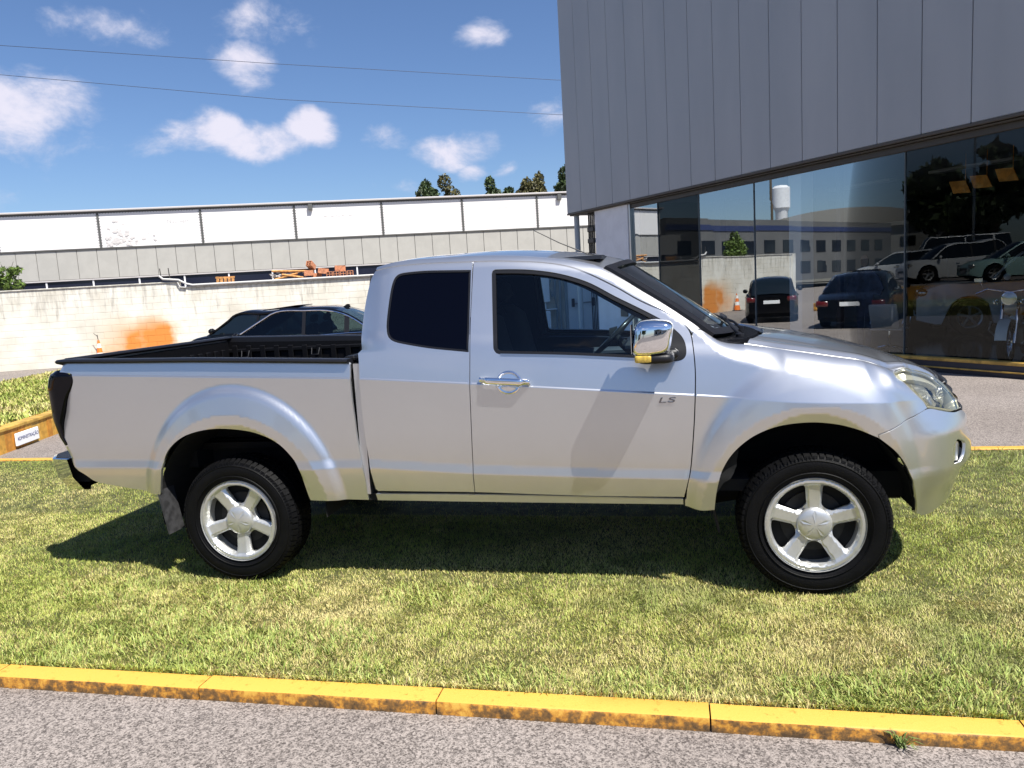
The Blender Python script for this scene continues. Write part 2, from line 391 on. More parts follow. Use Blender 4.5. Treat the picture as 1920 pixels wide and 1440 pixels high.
def cdt_patch(outline, holes=(), gap=.0025, grid=(.018,.015), rows=(), step=.02, smooth=True):
    o=smooth_poly(outline,step) if smooth else np.array(outline,float)
    if area2(o)<0: o=o[::-1]
    o=shrink(o,gap)
    hs=[]
    for h in holes:
        h=smooth_poly(h,step) if smooth else np.array(h,float)
        if area2(h)<0: h=h[::-1]
        hs.append(h)
    loops=[o]+hs
    allb=np.concatenate(loops)
    lo,hi=o.min(0),o.max(0)
    gx=np.arange(lo[0],hi[0],grid[0]); gy=np.arange(lo[1],hi[1],grid[1])
    g=np.stack(np.meshgrid(gx,gy),-1).reshape(-1,2); g[:,0]+=((g[:,1]/grid[1]).round()%2)*grid[0]*.5
    rp=[(x,f(x)) for f in rows for x in np.arange(lo[0],hi[0],grid[0]*.8)]
    if rp:
        rp=np.array(rp)
        d=np.abs(g[:,None,1]-np.array([[f(x) for f in rows] for x in g[:,0]])).min(1); g=g[d>grid[1]*.45]
        g=np.concatenate([g,rp])
    k=inside(g,o)
    for h in hs: k&=~inside(g,h)
    g=g[k]
    dm=np.full(len(g),9.)
    for i in range(0,len(allb),200): dm=np.minimum(dm,np.sqrt(((g[:,None]-allb[None,i:i+200])**2).sum(-1)).min(1))
    g=g[dm>.006]
    V=[Vector(p) for p in allb]+[Vector(p) for p in g]
    E=[];k0=0
    for l in loops:
        n=len(l); E+=[(k0+i,k0+(i+1)%n) for i in range(n)]; k0+=n
    nv,_,nf,*_=delaunay_2d_cdt(V,E,[],0,1e-6)
    nv=np.array([tuple(v) for v in nv]); F=np.array([f for f in nf if len(f)==3])
    c=nv[F].mean(1); keep=inside(c,o)
    for h in hs: keep&=~inside(c,h)
    F=F[keep]
    a=nv[F]; s=(a[:,1,0]-a[:,0,0])*(a[:,2,1]-a[:,0,1])-(a[:,1,1]-a[:,0,1])*(a[:,2,0]-a[:,0,0])
    F=F[np.abs(s)>1e-9]; s=s[np.abs(s)>1e-9]; F[s<0]=F[s<0][:,::-1]
    return nv,F,loops
def surf_panel(name, outline, m, parents, holes=(), off=0., gap=.0025, rim=.022, grid=(.018,.015), rows=(), step=.015, smooth=True, sides=(-1,1), bulge=None, label=None):
    nv,F,loops=cdt_patch(outline,holes,gap,grid,rows,step,smooth)
    P=[];Nn=[]
    for (u,t) in nv:
        p=PS(u,t); q=PN(u,t)
        o=off+(bulge(u,t) if bulge else 0)
        P.append((p[0]+q[0]*o,p[1]+q[1]*o,p[2]+q[2]*o)); Nn.append(q)
    faces=[tuple(int(i) for i in f) for f in F]
    if rim:
        for li,l in enumerate(loops):
            n=len(l); k=len(P); sg=-1 if li==0 else 1
            for i in range(n):
                u,t=l[i]; p=PS(u,t); q=PN(u,t); a=l[i-1]; b=l[(i+1)%n]
                pa=Vector(PS(*a)); pb=Vector(PS(*b)); tn=(pb-pa); qn=Vector(q); side=tn.cross(qn).normalized()*(1 if li==0 else -1)
                o=off+(bulge(u,t) if bulge else 0)
                P.append((p[0]+q[0]*o,p[1]+q[1]*o,p[2]+q[2]*o)); Nn.append(tuple((side*.75+qn*.66).normalized()))
                P.append((p[0]+q[0]*(o-rim),p[1]+q[1]*(o-rim),p[2]+q[2]*(o-rim))); Nn.append(tuple(side))
            for i in range(n):
                j=(i+1)%n; f=(k+2*i,k+2*i+1,k+2*j+1,k+2*j)
                faces.append(f if li==0 else f[::-1])
    res=[]
    for s in sides:
        if s<0: o=mesh_obj(name,P,faces,m,parents[0],True,Nn)
        else: o=mesh_obj(name,[(x,-y,z) for x,y,z in P],[f[::-1] for f in faces],m,parents[1] if len(parents)>1 else parents[0],True,[(a,-b,c) for a,b,c in Nn])
        if label: o['label']=label
        res.append(o)
    return res

TR = thing('pickup_truck','silver extended cab pickup truck parked side-on on the lawn, facing right','pickup truck',(0,0,0))
def ttop(u,a=1.15): return herm_tab(ROLL,u)+a*lerp_tab(RRZ,u)
crow=[lambda x:lerp_tab(CREASE,x)-.003, lambda x:lerp_tab(CREASE,x)+.0005, lambda x:lerp_tab(CREASE,x)+.004, lambda x:lerp_tab(CREASE,x)+.009]
brow=[lambda x:lerp_tab(BANDT,x), lambda x:lerp_tab(BANDT,x)-.05, lambda x:lerp_tab(BANDT,x)+.006, lambda x:lerp_tab(BANDT,x)-.056, lambda x:lerp_tab(BANDT,x)-.044]
archF=[(.289,.782),(.172,.83),(.078,.855),(-.036,.864),(-.172,.848),(-.281,.802),(-.371,.724),(-.427,.631),(-.455,.523),(-.467,.425)]
archR=[(-2.634,.472),(-2.641,.493),(-2.654,.562),(-2.672,.654),(-2.713,.73),(-2.773,.797),(-2.85,.842),(-2.953,.874),(-3.107,.891),(-3.225,.885),(-3.339,.857),(-3.42,.813),(-3.479,.757),(-3.518,.685),(-3.549,.591),(-3.573,.505)]
light_out=[(-4.34,1.235),(-4.20,1.232),(-4.105,1.228),(-4.08,1.222),(-4.068,1.205),(-4.066,1.182),(-4.078,1.147),(-4.106,1.101),(-4.132,1.031),(-4.160,.938),(-4.170,.85),(-4.168,.815),(-4.185,.800),(-4.34,.79)]
bed_out=[(-4.36,1.302),(-4.13,1.297),(-3.694,1.283),(-3.269,1.272),(-2.827,1.253),(-2.339,1.231),(-2.339,1.084),(-2.338,1.005),(-2.335,.923),(-2.333,.837),(-2.326,.75),(-2.31,.609),(-2.305,.483),(-2.304,.464),(-2.457,.468)]+archR+[(-3.672,.517),(-3.818,.539),(-4.008,.576),(-4.11,.614),(-4.19,.665),(-4.25,.72),(-4.36,.74)]
bed_hole=light_out
# the lamp sits in a notch open to the rear: cut it as part of the outline
bed_out2=bed_out+[(-4.36,.786)]+[p for p in light_out[::-1] if p[0]>-4.33]+[(-4.36,1.238)]
bs=surf_panel('bed_side',bed_out2,SILVER,[TR],rows=crow+brow,grid=(.015,.013))
surf_panel('tail_light',[(a,b) for a,b in light_out],SMOKED,[TR],gap=.004,rim=.05,bulge=lambda u,t: .034*sstep(-4.05-u,0.,.12)*sstep(t,.80,1.0)*sstep(1.26-t,0,.06)+.002,grid=(.02,.02))
# cab
rear_out=[(-2.237,1.714),(-2.204,1.719),(-2.109,1.728),(-1.933,1.731),(-1.6745,1.723),(-1.676,1.561),(-1.679,1.393),(-1.677,1.261),(-1.681,1.062),(-1.687,.898),(-1.695,.666),(-1.697,.511),(-2.244,.517),(-2.258,.53),(-2.272,.629),(-2.285,.803),(-2.29,.975),(-2.288,1.123),(-2.292,1.246),(-2.305,1.362),(-2.292,1.519),(-2.265,1.645)]
rear_win=[(-1.683,1.682),(-1.928,1.693),(-2.048,1.69),(-2.087,1.682),(-2.110,1.659),(-2.125,1.606),(-2.136,1.505),(-2.14,1.412),(-2.130,1.363),(-2.105,1.336),(-2.06,1.319),(-1.898,1.286),(-1.683,1.257)]
front_out=[(-1.6725,1.723),(-1.55,1.719),(-1.441,1.71),(-1.301,1.696),(-1.18,1.67),(-1.069,1.628),(-.923,1.549),(-.82,1.484),(-.757,1.45),(-.697,1.422),(-.658,1.398),(-.614,1.370),(-.585,1.343),(-.566,1.318),(-.556,1.291),(-.549,1.237),(-.544,1.161),(-.543,1.097),(-.547,1.003),(-.558,.835),(-.578,.637),(-.599,.539),(-.613,.485),(-1.131,.492),(-1.697,.511),(-1.695,.666),(-1.687,.898),(-1.681,1.062),(-1.677,1.261),(-1.679,1.393),(-1.676,1.561)]
front_win=[(-1.57,1.655),(-1.566,1.668),(-1.552,1.676),(-1.397,1.667),(-1.266,1.647),(-1.157,1.618),(-1.049,1.575),(-.924,1.502),(-.828,1.45),(-.747,1.405),(-.685,1.367),(-.635,1.325),(-.604,1.293),(-.588,1.262),(-.582,1.225),(-.586,1.195),(-.602,1.178),(-.633,1.172),(-.852,1.191),(-1.179,1.218),(-1.51,1.238),(-1.538,1.247),(-1.552,1.27)]
rear_door=[None,None];front_door=[None,None]
rd=surf_panel('rear_door',rear_out,SILVER,[TR],holes=[rear_win],rows=crow+brow)
fd_=surf_panel('front_door',front_out,SILVER,[TR],holes=[front_win],rows=crow+brow)
rwin_in=[(x,z) for x,z in rear_win]
surf_panel('side_window',rear_win,TINTED,rd,gap=.004,off=-.006,rim=.012)
rw=np.array(smooth_poly(rear_win,.02)); rw=rw if area2(rw)>0 else rw[::-1]
surf_panel('window_seal',rw,PLASTIC,rd,holes=[shrink(rw,.011)],gap=-.002,off=-.0015,rim=.012,smooth=False)
fw=np.array(smooth_poly(front_win,.02)); fw=fw if area2(fw)>0 else fw[::-1]
fw_in=shrink(fw,.020)
surf_panel('window_seal',fw,PLASTIC,fd_,holes=[fw_in],gap=-.004,off=-.003,rim=.018,smooth=False)
fw_glass=shrink(fw,.014)
surf_panel('window_glass',fw_glass,GLASS,fd_,off=-.016,rim=0,gap=0,smooth=False,grid=(.06,.06))
sail=[(-.742,1.186),(-.633,1.174),(-.602,1.180),(-.588,1.197),(-.584,1.225),(-.590,1.262),(-.606,1.291),(-.637,1.323),(-.687,1.362),(-.742,1.398)]
surf_panel('mirror_mount',sail,PLASTIC,fd_,off=.004,rim=.02,gap=0)
surf_panel('window_sill_trim',[(-1.515,1.243),(-1.179,1.223),(-.852,1.196),(-.745,1.187),(-.745,1.177),(-.852,1.186),(-1.179,1.213),(-1.515,1.232)],DCHROME,fd_,off=.003,rim=.006,gap=0,grid=(1,1))
surf_panel('latch_cover',[(-1.722,.513),(-1.70,.513),(-1.70,.64),(-1.722,.64)],SILVER,rd,off=.0012,rim=.003,gap=0,grid=(.03,.02))
# front wing
seam_u=[-.42,-.35,-.27,-.2,-.1,0,.1,.2,.3,.4,.5,.545]
fender_out=[(-.554,1.294),(-.545,1.312),(-.51,ttop(-.51,1.0)),(-.46,ttop(-.46))]+[(u,ttop(u)) for u in seam_u]+[(.50,1.085),(.482,1.068),(.480,1.050),(.521,1.026),(.565,.976),(.629,.922),(.639,.889),(.52,.864),(.4,.834),(.285,.801)]+archF+[(-.539,.422),(-.61,.439),(-.599,.539),(-.578,.637),(-.558,.835),(-.547,1.003),(-.543,1.097),(-.544,1.161),(-.549,1.237)]
surf_panel('front_wing',fender_out,SILVER,[TR],rows=crow+brow[:0],grid=(.015,.013),gap=.003)
# roof skin: the rail above the doors plus the crowned top
rail_u=list(np.linspace(-2.24,-.52,36))
rail_out=[(-2.237,1.718),(-2.204,1.723),(-2.109,1.732),(-1.933,1.735),(-1.6745,1.727),(-1.55,1.723),(-1.441,1.714),(-1.301,1.700),(-1.18,1.674),(-1.069,1.632),(-.923,1.553),(-.82,1.488),(-.757,1.454),(-.697,1.426),(-.658,1.402),(-.614,1.374),(-.583,1.346),(-.562,1.318),(-.553,1.303),(-.512,ttop(-.512,1.0))]+[(u,ttop(u)) for u in rail_u[::-1]]
surf_panel('roof_rail',rail_out,SILVER,[TR],grid=(.03,.012),gap=.002,rim=.03)
# roof
def grid_surface(name, fn, nu, nv, m, parent, thick=0., flip=False, shade=True):
    P=[];Nn=[];h=.5/max(nu,nv)
    for i in range(nu+1):
        for j in range(nv+1):
            P.append(Vector(fn(i/nu,j/nv)))
            a=Vector(fn(min(1,i/nu+.004),j/nv))-Vector(fn(max(0,i/nu-.004),j/nv)); b=Vector(fn(i/nu,min(1,j/nv+.004)))-Vector(fn(i/nu,max(0,j/nv-.004)))
            n=a.cross(b)
            if n.length<1e-12: n=Vector((0,0,1))
            n.normalize(); Nn.append(-n if flip else n)
    F=[]
    for i in range(nu):
        for j in range(nv):
            f=(i*(nv+1)+j,(i+1)*(nv+1)+j,(i+1)*(nv+1)+j+1,i*(nv+1)+j+1); F.append(f[::-1] if flip else f)
    if thick:
        k=len(P); 
        loop=[i*(nv+1) for i in range(nu+1)]+[nu*(nv+1)+j for j in range(1,nv+1)]+[i*(nv+1)+nv for i in range(nu-1,-1,-1)]+[j for j in range(nv-1,0,-1)]
        for q in loop: P.append(P[q]-Nn[q]*thick); 
        for q in loop: Nn.append(Nn[q])
        n=len(loop)
        for a in range(n):
            f=(loop[a],k+a,k+(a+1)%n,loop[(a+1)%n]); F.append(f if not flip else f[::-1])
    return mesh_obj(name,P,F,m,parent,shade,Nn if shade else None)
def redge(u): return PS(u,ttop(u))
def roof_fn(s,v):
    # s along x from rear to windshield, v across (0 near .. 1 far); front edge bows forward at the middle
    e=redge(-2.24+s*(1.26)); y=e[1]*(1-2*v); w=1-(1-2*v)**2
    x=e[0]+ .10*w*s - .03*w*(1-s)
    return (x,y,e[2]+(.030+.012*math.sin(s*math.pi)+.012*s*s)*w - .03*w*s*s*.0)
grid_surface('roof',roof_fn,24,24,SILVER,TR,thick=.02)
mbr=MB()
for yy in (-.35,-.12,.12,.35): mbr.rbox(-2.1,-1.15,yy-.02,yy+.02,1.778,1.788,.004)
# windshield
def ws_side(s):
    u=-.985+s*(.985-.455)
    p=PS(u,ttop(u,1.15)); return Vector(p)
def ws_fn(s,v,inset=.03,lift=0.):
    e=ws_side(s); yy=e.y+inset
    w=1-(1-2*v)**2; w4=1-abs(1-2*v)**2.6
    cx=-.885+s*(.605); cz=1.690-s*(1.690-1.262)-.02*math.sin(s*math.pi)*0
    x=e.x+(cx-e.x)*w4; z=e.z+(cz-e.z)*w4
    return (x+.0, yy*(1-2*v), z+lift)
wsobj=grid_surface('windshield',lambda s,v:ws_fn(s,v),16,20,WGLASS,TR)
# black band round the glass
def strip_pts(pa,pb,n): return [(pa(i/n),pb(i/n)) for i in range(n+1)]
mb=MB()
for sgn in (0,1):
    for i in range(16):
        s0,s1=i/16,(i+1)/16
        def q(s,a):
            p=ws_fn(s,a if sgn==0 else 1-a,inset=-.002); return Vector(p)+Vector((.012,0,.012))
        mb.add([q(s0,0),q(s1,0),q(s1,.045),q(s0,.045)],[(0,1,2,3)])
        mb.add([q(s0,0),q(s1,0),q(s1,0)-Vector((.03,0,.03)),q(s0,0)-Vector((.03,0,.03))],[(0,1,2,3)])
for i in range(20):
    v0,v1=i/20,(i+1)/20
    a,b,c,d=[Vector(ws_fn(s,v))+Vector((.008,0,.010)) for s,v in ((0,v0),(0,v1),(.05,v1),(.05,v0))]; mb.add([a,b,c,d],[(0,1,2,3)])
    a,b,c,d=[Vector(ws_fn(s,v))+Vector((.006,0,.008)) for s,v in ((.93,v0),(.93,v1),(1,v1),(1,v0))]; mb.add([a,b,c,d],[(0,1,2,3)])
mb.build('glass_surround',PLASTIC,wsobj)
# hood
he=[(-.30,),(-.2,),(-.1,),(0,),(.1,),(.2,),(.3,),(.4,),(.5,)]
hood_edge=[Vector(PS(u,ttop(u)+.004)) for (u,) in he]
hood_edge+= [Vector(PS(u,t)) for u,t in ((.575,1.100),(.644,1.080),(.73,1.066),(.816,1.046),(.88,1.020),(.93,.992))]
hood_edge+= [Vector((.735,-.24,.978)),Vector((.752,-.12,.976)),Vector((.756,-.03,.976))]
HE=[tuple(v) for v in hood_edge]
def hood_side(s):
    f=s*(len(HE)-1); i=min(int(f),len(HE)-2); a=f-i
    p0=HE[max(i-1,0)];p1=HE[i];p2=HE[i+1];p3=HE[min(i+2,len(HE)-1)]
    return [ .5*((2*p1[k])+(-p0[k]+p2[k])*a+(2*p0[k]-5*p1[k]+4*p2[k]-p3[k])*a*a+(-p0[k]+3*p1[k]-3*p2[k]+p3[k])*a**3) for k in range(3)]
def hood_fn(s,v):
    e=hood_side(s); c=1-2*v; w=1-c*c; ye=abs(e[1])
    x=e[0]+(.17*(1-s)**3*w)
    # crown plus the raised centre
    zc_=herm_tab([(-.5,1.318),(-.35,1.288),(-.218,1.262),(.02,1.226),(.253,1.178),(.453,1.118),(.622,1.052),(.70,1.012),(.80,.975)],x)
    z=e[2]+(zc_-e[2])*(1-abs(c)**2.4)
    yy=abs(e[1]*c)
    d=ye-yy
    z+= -.010*math.exp(-((d-.035)/.022)**2)*sstep(ye,.3,.6)+ .006*math.exp(-((d-.085)/.03)**2)*sstep(ye,.3,.6)
    return (x,e[1]*c,z)
grid_surface('hood',hood_fn,80,70,SILVER,TR,thick=.02)
# cowl between glass and hood, wiper arms
mb=MB()
for i in range(20):
    v0,v1=i/20,(i+1)/20
    A=[Vector(ws_fn(1,v0))-Vector((.03,0,.015)),Vector(ws_fn(1,v1))-Vector((.03,0,.015)),Vector(hood_fn(0,v1))-Vector((-.04,0,.045)),Vector(hood_fn(0,v0))-Vector((-.04,0,.045))]
    mb.add(A,[(0,1,2,3)])
cowl=mb.build('cowl_panel',PLASTIC,TR)
mb=MB()
for k in range(26):
    v=.03+k*.036
    a=Vector(ws_fn(1,v)); b=Vector(hood_fn(0,v)); a=a*.8+b*.2; b=a*.3+b*.7
    mb.box(min(a.x,b.x),max(a.x,b.x),a.y-.006,a.y+.006,min(a.z,b.z)-.03,min(a.z,b.z)-.005)
mb.build('cowl_grille',PLASTIC,cowl)['kind']='stuff'
for (x,y,l) in ((-.30,-.50,.62),(-.25,.10,.60)):
    w=MB(); base=Vector((x,y,1.262)); 
    w.lathe([(0,.0),(0,.022),(.02,.022),(.028,.0)],10,(x,y,1.245),'z')
    tip=Vector(ws_fn(.90,.5+(y+.42)/1.5)); tip.z+=.02
    w.tube([base,base+Vector((-.03,.08,.028)),tip],.008,6); w.tube([tip+Vector((-.02,-.25,.012)),tip+Vector((.0,.0,.008)),tip+Vector((-.01,.28,.012))],.009,6)
    w.build('wiper',PLASTIC,TR,smooth=True)
hg=MB(); 
for yy in (-.70,-.64): hg.rbox(-.29,-.22,yy-.012,yy+.012,1.205,1.228,.004)
# headlights: housing, reflector and clear lens
head_out=[(.484,1.068),(.492,1.083),(.512,1.092),(.56,1.092),(.644,1.072),(.73,1.058),(.816,1.037),(.88,1.010),(.93,.972),(.976,.926),(.990,.882),(.955,.842),(.88,.846),(.814,.858),(.748,.873),(.654,.892),(.635,.922),(.57,.976),(.526,1.026),(.487,1.048)]
hl=surf_panel('headlight',head_out,mat('lamp_housing',(.10,.098,.085),.3,metal=.3),[TR],off=-.075,rim=0,gap=.004)
surf_panel('lens',head_out,LENS,hl,off=.002,rim=.01,gap=.003,bulge=lambda u,t:.006)
surf_panel('lens_edge',head_out,mat('lens_edge',(.30,.29,.22),.3,metal=.4),hl,off=-.006,rim=.05,gap=.003,holes=[[tuple(q) for q in shrink(np.array(smooth_poly(head_out,.02))[::-1],.011)]],smooth=True)
refl1=[(.60,1.04),(.70,1.03),(.70,.94),(.655,.93),(.60,.99)]
refl2=[(.715,1.03),(.82,1.005),(.84,.90),(.78,.89),(.715,.90)]
refl3=[(.54,1.07),(.66,1.062),(.80,1.03),(.80,1.02),(.66,1.045),(.54,1.055)]
for rr in (refl1,refl2): surf_panel('reflector',rr,REFLECT,hl,off=-.045,rim=.02,gap=0)
surf_panel('upper_bezel',[(.50,1.078),(.56,1.083),(.644,1.064),(.73,1.05),(.816,1.028),(.88,1.0),(.93,.96),(.905,.955),(.86,.985),(.80,1.005),(.70,1.025),(.60,1.035),(.53,1.048)],mat('lamp_bezel',(.55,.53,.44),.35,metal=.5),hl,off=-.02,rim=.03,gap=0)
for s in (-1,1):
    b=MB(); P=Vector(PS(.90,.93)); n=Vector(PN(.90,.93)); c=P-n*.05; c.y*=(-s if s>0 else 1) if s>0 else 1
    c=Vector((c.x,(P-n*.05).y*(1 if s<0 else -1),c.z))
    b.lathe([(0,.0),(.0,.02),(.03,.05),(.05,.055),(.05,.050)],20,tuple(c-Vector((.03,0,0))),'x'); b.build('projector',CHROME,hl[0 if s<0 else 1],smooth=True)
# bumper: from the wing seam round to the centre line
bump_out=[(.285,.801),(.4,.834),(.52,.864),(.639,.889),(.744,.869),(.809,.854),(.88,.842),(.955,.836),(1.02,.83),(1.10,.80),(1.20,.775),(1.4566,.765),(1.4566,.37),(1.20,.36),(1.0,.36),(.842,.365),(.751,.352),(.66,.352),(.583,.375),(.578,.41),(.51,.523),(.457,.625),(.386,.709),(.289,.782)]
fog_out=[(.80,.700),(.86,.712),(.915,.690),(.905,.63),(.878,.592),(.805,.598),(.785,.64)]
def bump_b(u,t):
    # lip under the fog lamp and raised front overrider
    b=.03*sstep(u,.80,.92)*sstep(t,.47,.53)*sstep(.69-t,0,.03)*0
    b+=.018*sstep(u,.86,.93)*sstep(t,.55,.60)*sstep(.72-t,0,.05)
    b+=-.012*math.exp(-((t-.735)/.02)**2)*sstep(u,.7,.8)
    return b
bp=surf_panel('front_bumper',bump_out,SILVER,[TR],grid=(.016,.013),gap=.0025,holes=[fog_out],bulge=bump_b,rim=.014)
surf_panel('fog_lamp_recess',[(a,b) for a,b in fog_out],PLASTIC,bp,off=-.03,rim=0,gap=-.01)
surf_panel('fog_lamp',[(.80,.694),(.86,.702),(.900,.682),(.892,.635),(.872,.604),(.81,.608),(.79,.64)],REFLECT,bp,off=-.010,rim=.02,gap=0)
# grille and plate area
grille_out=[(.995,.925),(1.03,.96),(1.10,.995),(1.25,1.01),(1.4566,1.015),(1.4566,.785),(1.25,.79),(1.12,.80),(1.03,.835),(.985,.88)]
gr=surf_panel('grille',grille_out,PLASTIC,[TR],gap=.001,off=-.03)
for tt in (.83,.875,.92,.965):
    surf_panel('grille_bar',[(1.02+abs(tt-.9)*.5,tt-.008),(1.4566,tt-.008),(1.4566,tt+.010),(1.02+abs(tt-.9)*.5,tt+.010)],CHROME if tt==.875 else PLASTIC,gr,off=-.004,rim=.03,gap=0,grid=(.04,.02),smooth=False)
surf_panel('lower_intake',[(1.15,.47),(1.4566,.46),(1.4566,.60),(1.15,.60)],DARK,bp,off=.002,rim=0,gap=0)
# sills
sill_out=[(-2.262,.50),(-1.697,.497),(-1.131,.487),(-.62,.475),(-.618,.445),(-1.386,.452),(-2.255,.462)]
surf_panel('sill',sill_out,SILVER,[TR],off=-.004,gap=.001,rim=.04,grid=(.05,.008))
surf_panel('sill_end',[(-.612,.474),(-.60,.474),(-.545,.425),(-.612,.438)],SILVER,[TR],off=-.004,gap=.001)
# dark inner shell behind the gaps
def inner(name, outl, off=-.035, m=DARK, holes=()): return surf_panel(name,outl,m,[TR],off=off,rim=0,gap=0,grid=(.08,.06),holes=holes)
inner('inner_shell',[(-2.42,1.20),(-2.30,1.24),(-2.31,1.36),(-2.29,1.52),(-2.24,1.66),(-2.2,1.69),(-1.93,1.70),(-1.6745,1.70),(-1.6745,1.255),(-1.59,1.235),(-1.55,1.235),(-.56,1.15),(-.50,1.15),(-.50,.47),(-2.50,.50),(-2.42,.8)],-.045)
inner('inner_shell',[(-1.73,1.70),(-1.60,1.70),(-1.60,1.2),(-1.73,1.2)],-.04)
inner('inner_shell',[(-.60,1.34),(-.46,1.25),(-.42,1.19),(-.35,1.14),(-.35,.7),(-.45,.50),(-.64,.48)],-.04)
inner('bumper_liner',[(.275,.82),(.40,.83),(.60,.70),(.66,.50),(.66,.37),(.590,.375),(.583,.41),(.515,.523),(.462,.625),(.391,.709),(.294,.782)],-.028)
# inner window frame along the roof and pillar
surf_panel('pillar_trim',[(-1.62,1.70),(-1.43,1.695),(-1.24,1.665),(-1.10,1.625),(-.95,1.555),(-.82,1.48),(-.70,1.415),(-.60,1.35),(-.60,1.30),(-.72,1.355),(-.85,1.425),(-.98,1.505),(-1.10,1.575),(-1.24,1.625),(-1.43,1.650),(-1.62,1.655)],TRIM,[TR],off=-.055,rim=0,gap=0)
# door trims inside
surf_panel('door_trim',[(-1.60,1.232),(-1.18,1.212),(-.85,1.185),(-.56,1.165),(-.56,.60),(-1.60,.60)],TRIM,[TR],off=-.075,rim=.03,gap=0,grid=(.1,.1))
surf_panel('rear_quarter_trim',[(-1.58,1.70),(-1.9,1.70),(-2.2,1.66),(-2.28,1.3),(-2.28,.6),(-1.58,.6)],TRIM,[TR],off=-.085,rim=0,gap=0,grid=(.1,.1))
ar=MB(); ar.rbox(-1.50,-.92,.70,.82,1.055,1.115,.02); ar.build('armrest',TRIMG,TR,smooth=True)
# cab back wall and rear glass
bw=MB(); bw.add([(-2.31,-.80,1.20),(-2.31,.80,1.20),(-2.27,.66,1.69),(-2.27,-.66,1.69)],[(0,1,2,3)]); bw.box(-2.33,-2.29,-.86,.86,.50,1.22)
bwo=bw.build('cab_back',SILVER,TR)
rg=MB(); rg.add([(-2.318,-.62,1.30),(-2.318,.62,1.30),(-2.285,.54,1.63),(-2.285,-.54,1.63)],[(0,1,2,3)]); rg.build('rear_glass',TINTED,bwo)
# headliner, floor, bulkhead
mb=MB(); mb.box(-2.2,-1.0,-.58,.58,1.70,1.72); mb.build('headliner',TRIM,TR)
mb=MB(); mb.box(-2.25,-.2,-.80,.80,.50,.56); mb.box(-.50,-.45,-.80,.80,.5,1.15); mb.build('cab_floor',DARK,TR)
# dashboard, wheel, seats
mb=MB(); mb.prism([(-.95,.75),(-.93,1.02),(-.84,1.135),(-.62,1.17),(-.42,1.17),(-.42,.75)],-.76,.76,plane='xz'); mb.rbox(-.96,-.80,.16,.56,1.12,1.20,.03); dash=mb.build('dashboard',TRIM,TR,smooth=30)
sw=MB(); ring=[]; c0=Vector((-1.02,.36,1.225)); ax=Vector((.40,0,-.42)).normalized(); e1=Vector((0,1,0)); e2=ax.cross(e1).normalized()
R0=.18
for k in range(33):
    a=2*math.pi*k/32; ring.append(c0+(e1*math.cos(a)+e2*math.sin(a))*R0)
sw.tube(ring,.0155,10,cap=False)
for a in (math.radians(0),math.radians(180),math.radians(270),math.radians(90)):
    sw.tube([c0+ax*.02,c0+(e1*math.cos(a)+e2*math.sin(a))*R0],.013,6)
sw.lathe([(-.03,0),(-.03,.05),(.02,.06),(.03,0)],14,tuple(c0),'x'); sw.tube([c0,c0+ax*.3],.03,8)
sw.build('steering_wheel',mat('wheel_leather',(.02,.022,.026),.28,coat=.3),TR,smooth=True)
for yy in (-.36,.36):
    s=MB(); 
    s.rbox(-1.62,-1.08,yy-.25,yy+.25,.72,.88,.06)
    s.rbox(-.07,.07,-.24,.24,0,.62,.06,fr=lambda x,y,z,yy=yy:(-1.58+x-z*.24,yy+y,.84+z))
    s.rbox(-.05,.05,-.13,.13,.64,.80,.05,fr=lambda x,y,z,yy=yy:(-1.60+x-z*.22,yy+y,.84+z))
    s.build('front_seat',FABRIC,TR,smooth=50)
s=MB(); s.rbox(-2.22,-1.95,-.66,.66,.75,.92,.05); s.rbox(-2.26,-2.14,-.66,.66,.9,1.42,.05); s.build('rear_bench',FABRIC,TR,smooth=50)
mb=MB(); mb.rbox(-.99,-.95,-.11,.11,1.60,1.67,.02); mb.tube([(-.93,0,1.70),(-.97,0,1.64)],.008,6); mb.build('rear_view_mirror',PLASTIC,TR,smooth=True)
# door handles with cup
for s in (-1,1):
    par=fd_[0 if s<0 else 1]
    cup=MB(); cx,cz=-1.473,1.096; c=PS(cx,cz); yb=abs(c[1])
    nr=10
    vs=[];fs=[]
    for i in range(nr+1):
        r=i/nr
        for k in range(28):
            a=2*math.pi*k/28; x=cx+.067*r*math.cos(a); z=cz+.060*r*math.sin(a)
            q=PS(x,z); d=-.024*(1-r**3)*1+.0015
            # shallow dish, built proud of the skin by its rim only
            y=q[1]-(.0015+ .004*math.exp(-((r-.93)/.06)**2)) 
            vs.append((x,(y)*(-s if s>0 else 1),z) if s<0 else (x,-y,z))
    for i in range(nr):
        for k in range(28): fs.append((i*28+k,i*28+(k+1)%28,(i+1)*28+(k+1)%28,(i+1)*28+k))
    cup.add(vs,fs); cup.build('handle_cup',mat('cup_chrome',(.80,.80,.82),.16,metal=1),par,smooth=True)
    h=MB()
    vs=[];fs=[];L=27;K=12
    for i in range(L+1):
        f=i/L; x=-1.624+f*.262; bow=.5-.5*math.cos(min(1,min(f,1-f)/.18)*math.pi)
        hh=.0135+.0045*bow; base=PS(x,1.107-(f-.5)*.020)
        y0=abs(base[1]); yc=y0+.012+.030*bow
        for k in range(K):
            a=2*math.pi*k/K; cy=math.cos(a); sz=math.sin(a)
            vs.append((x,s*(yc+.013*math.copysign(abs(cy)**.7,cy)),base[2]+hh*math.copysign(abs(sz)**.8,sz)))
    for i in range(L):
        for k in range(K): fs.append((i*K+k,i*K+(k+1)%K,(i+1)*K+(k+1)%K,(i+1)*K+k))
    fs+=[tuple(range(K)),tuple(L*K+k for k in range(K))]
    h.add(vs,fs); h.build('door_handle',CHROME,par,smooth=60)
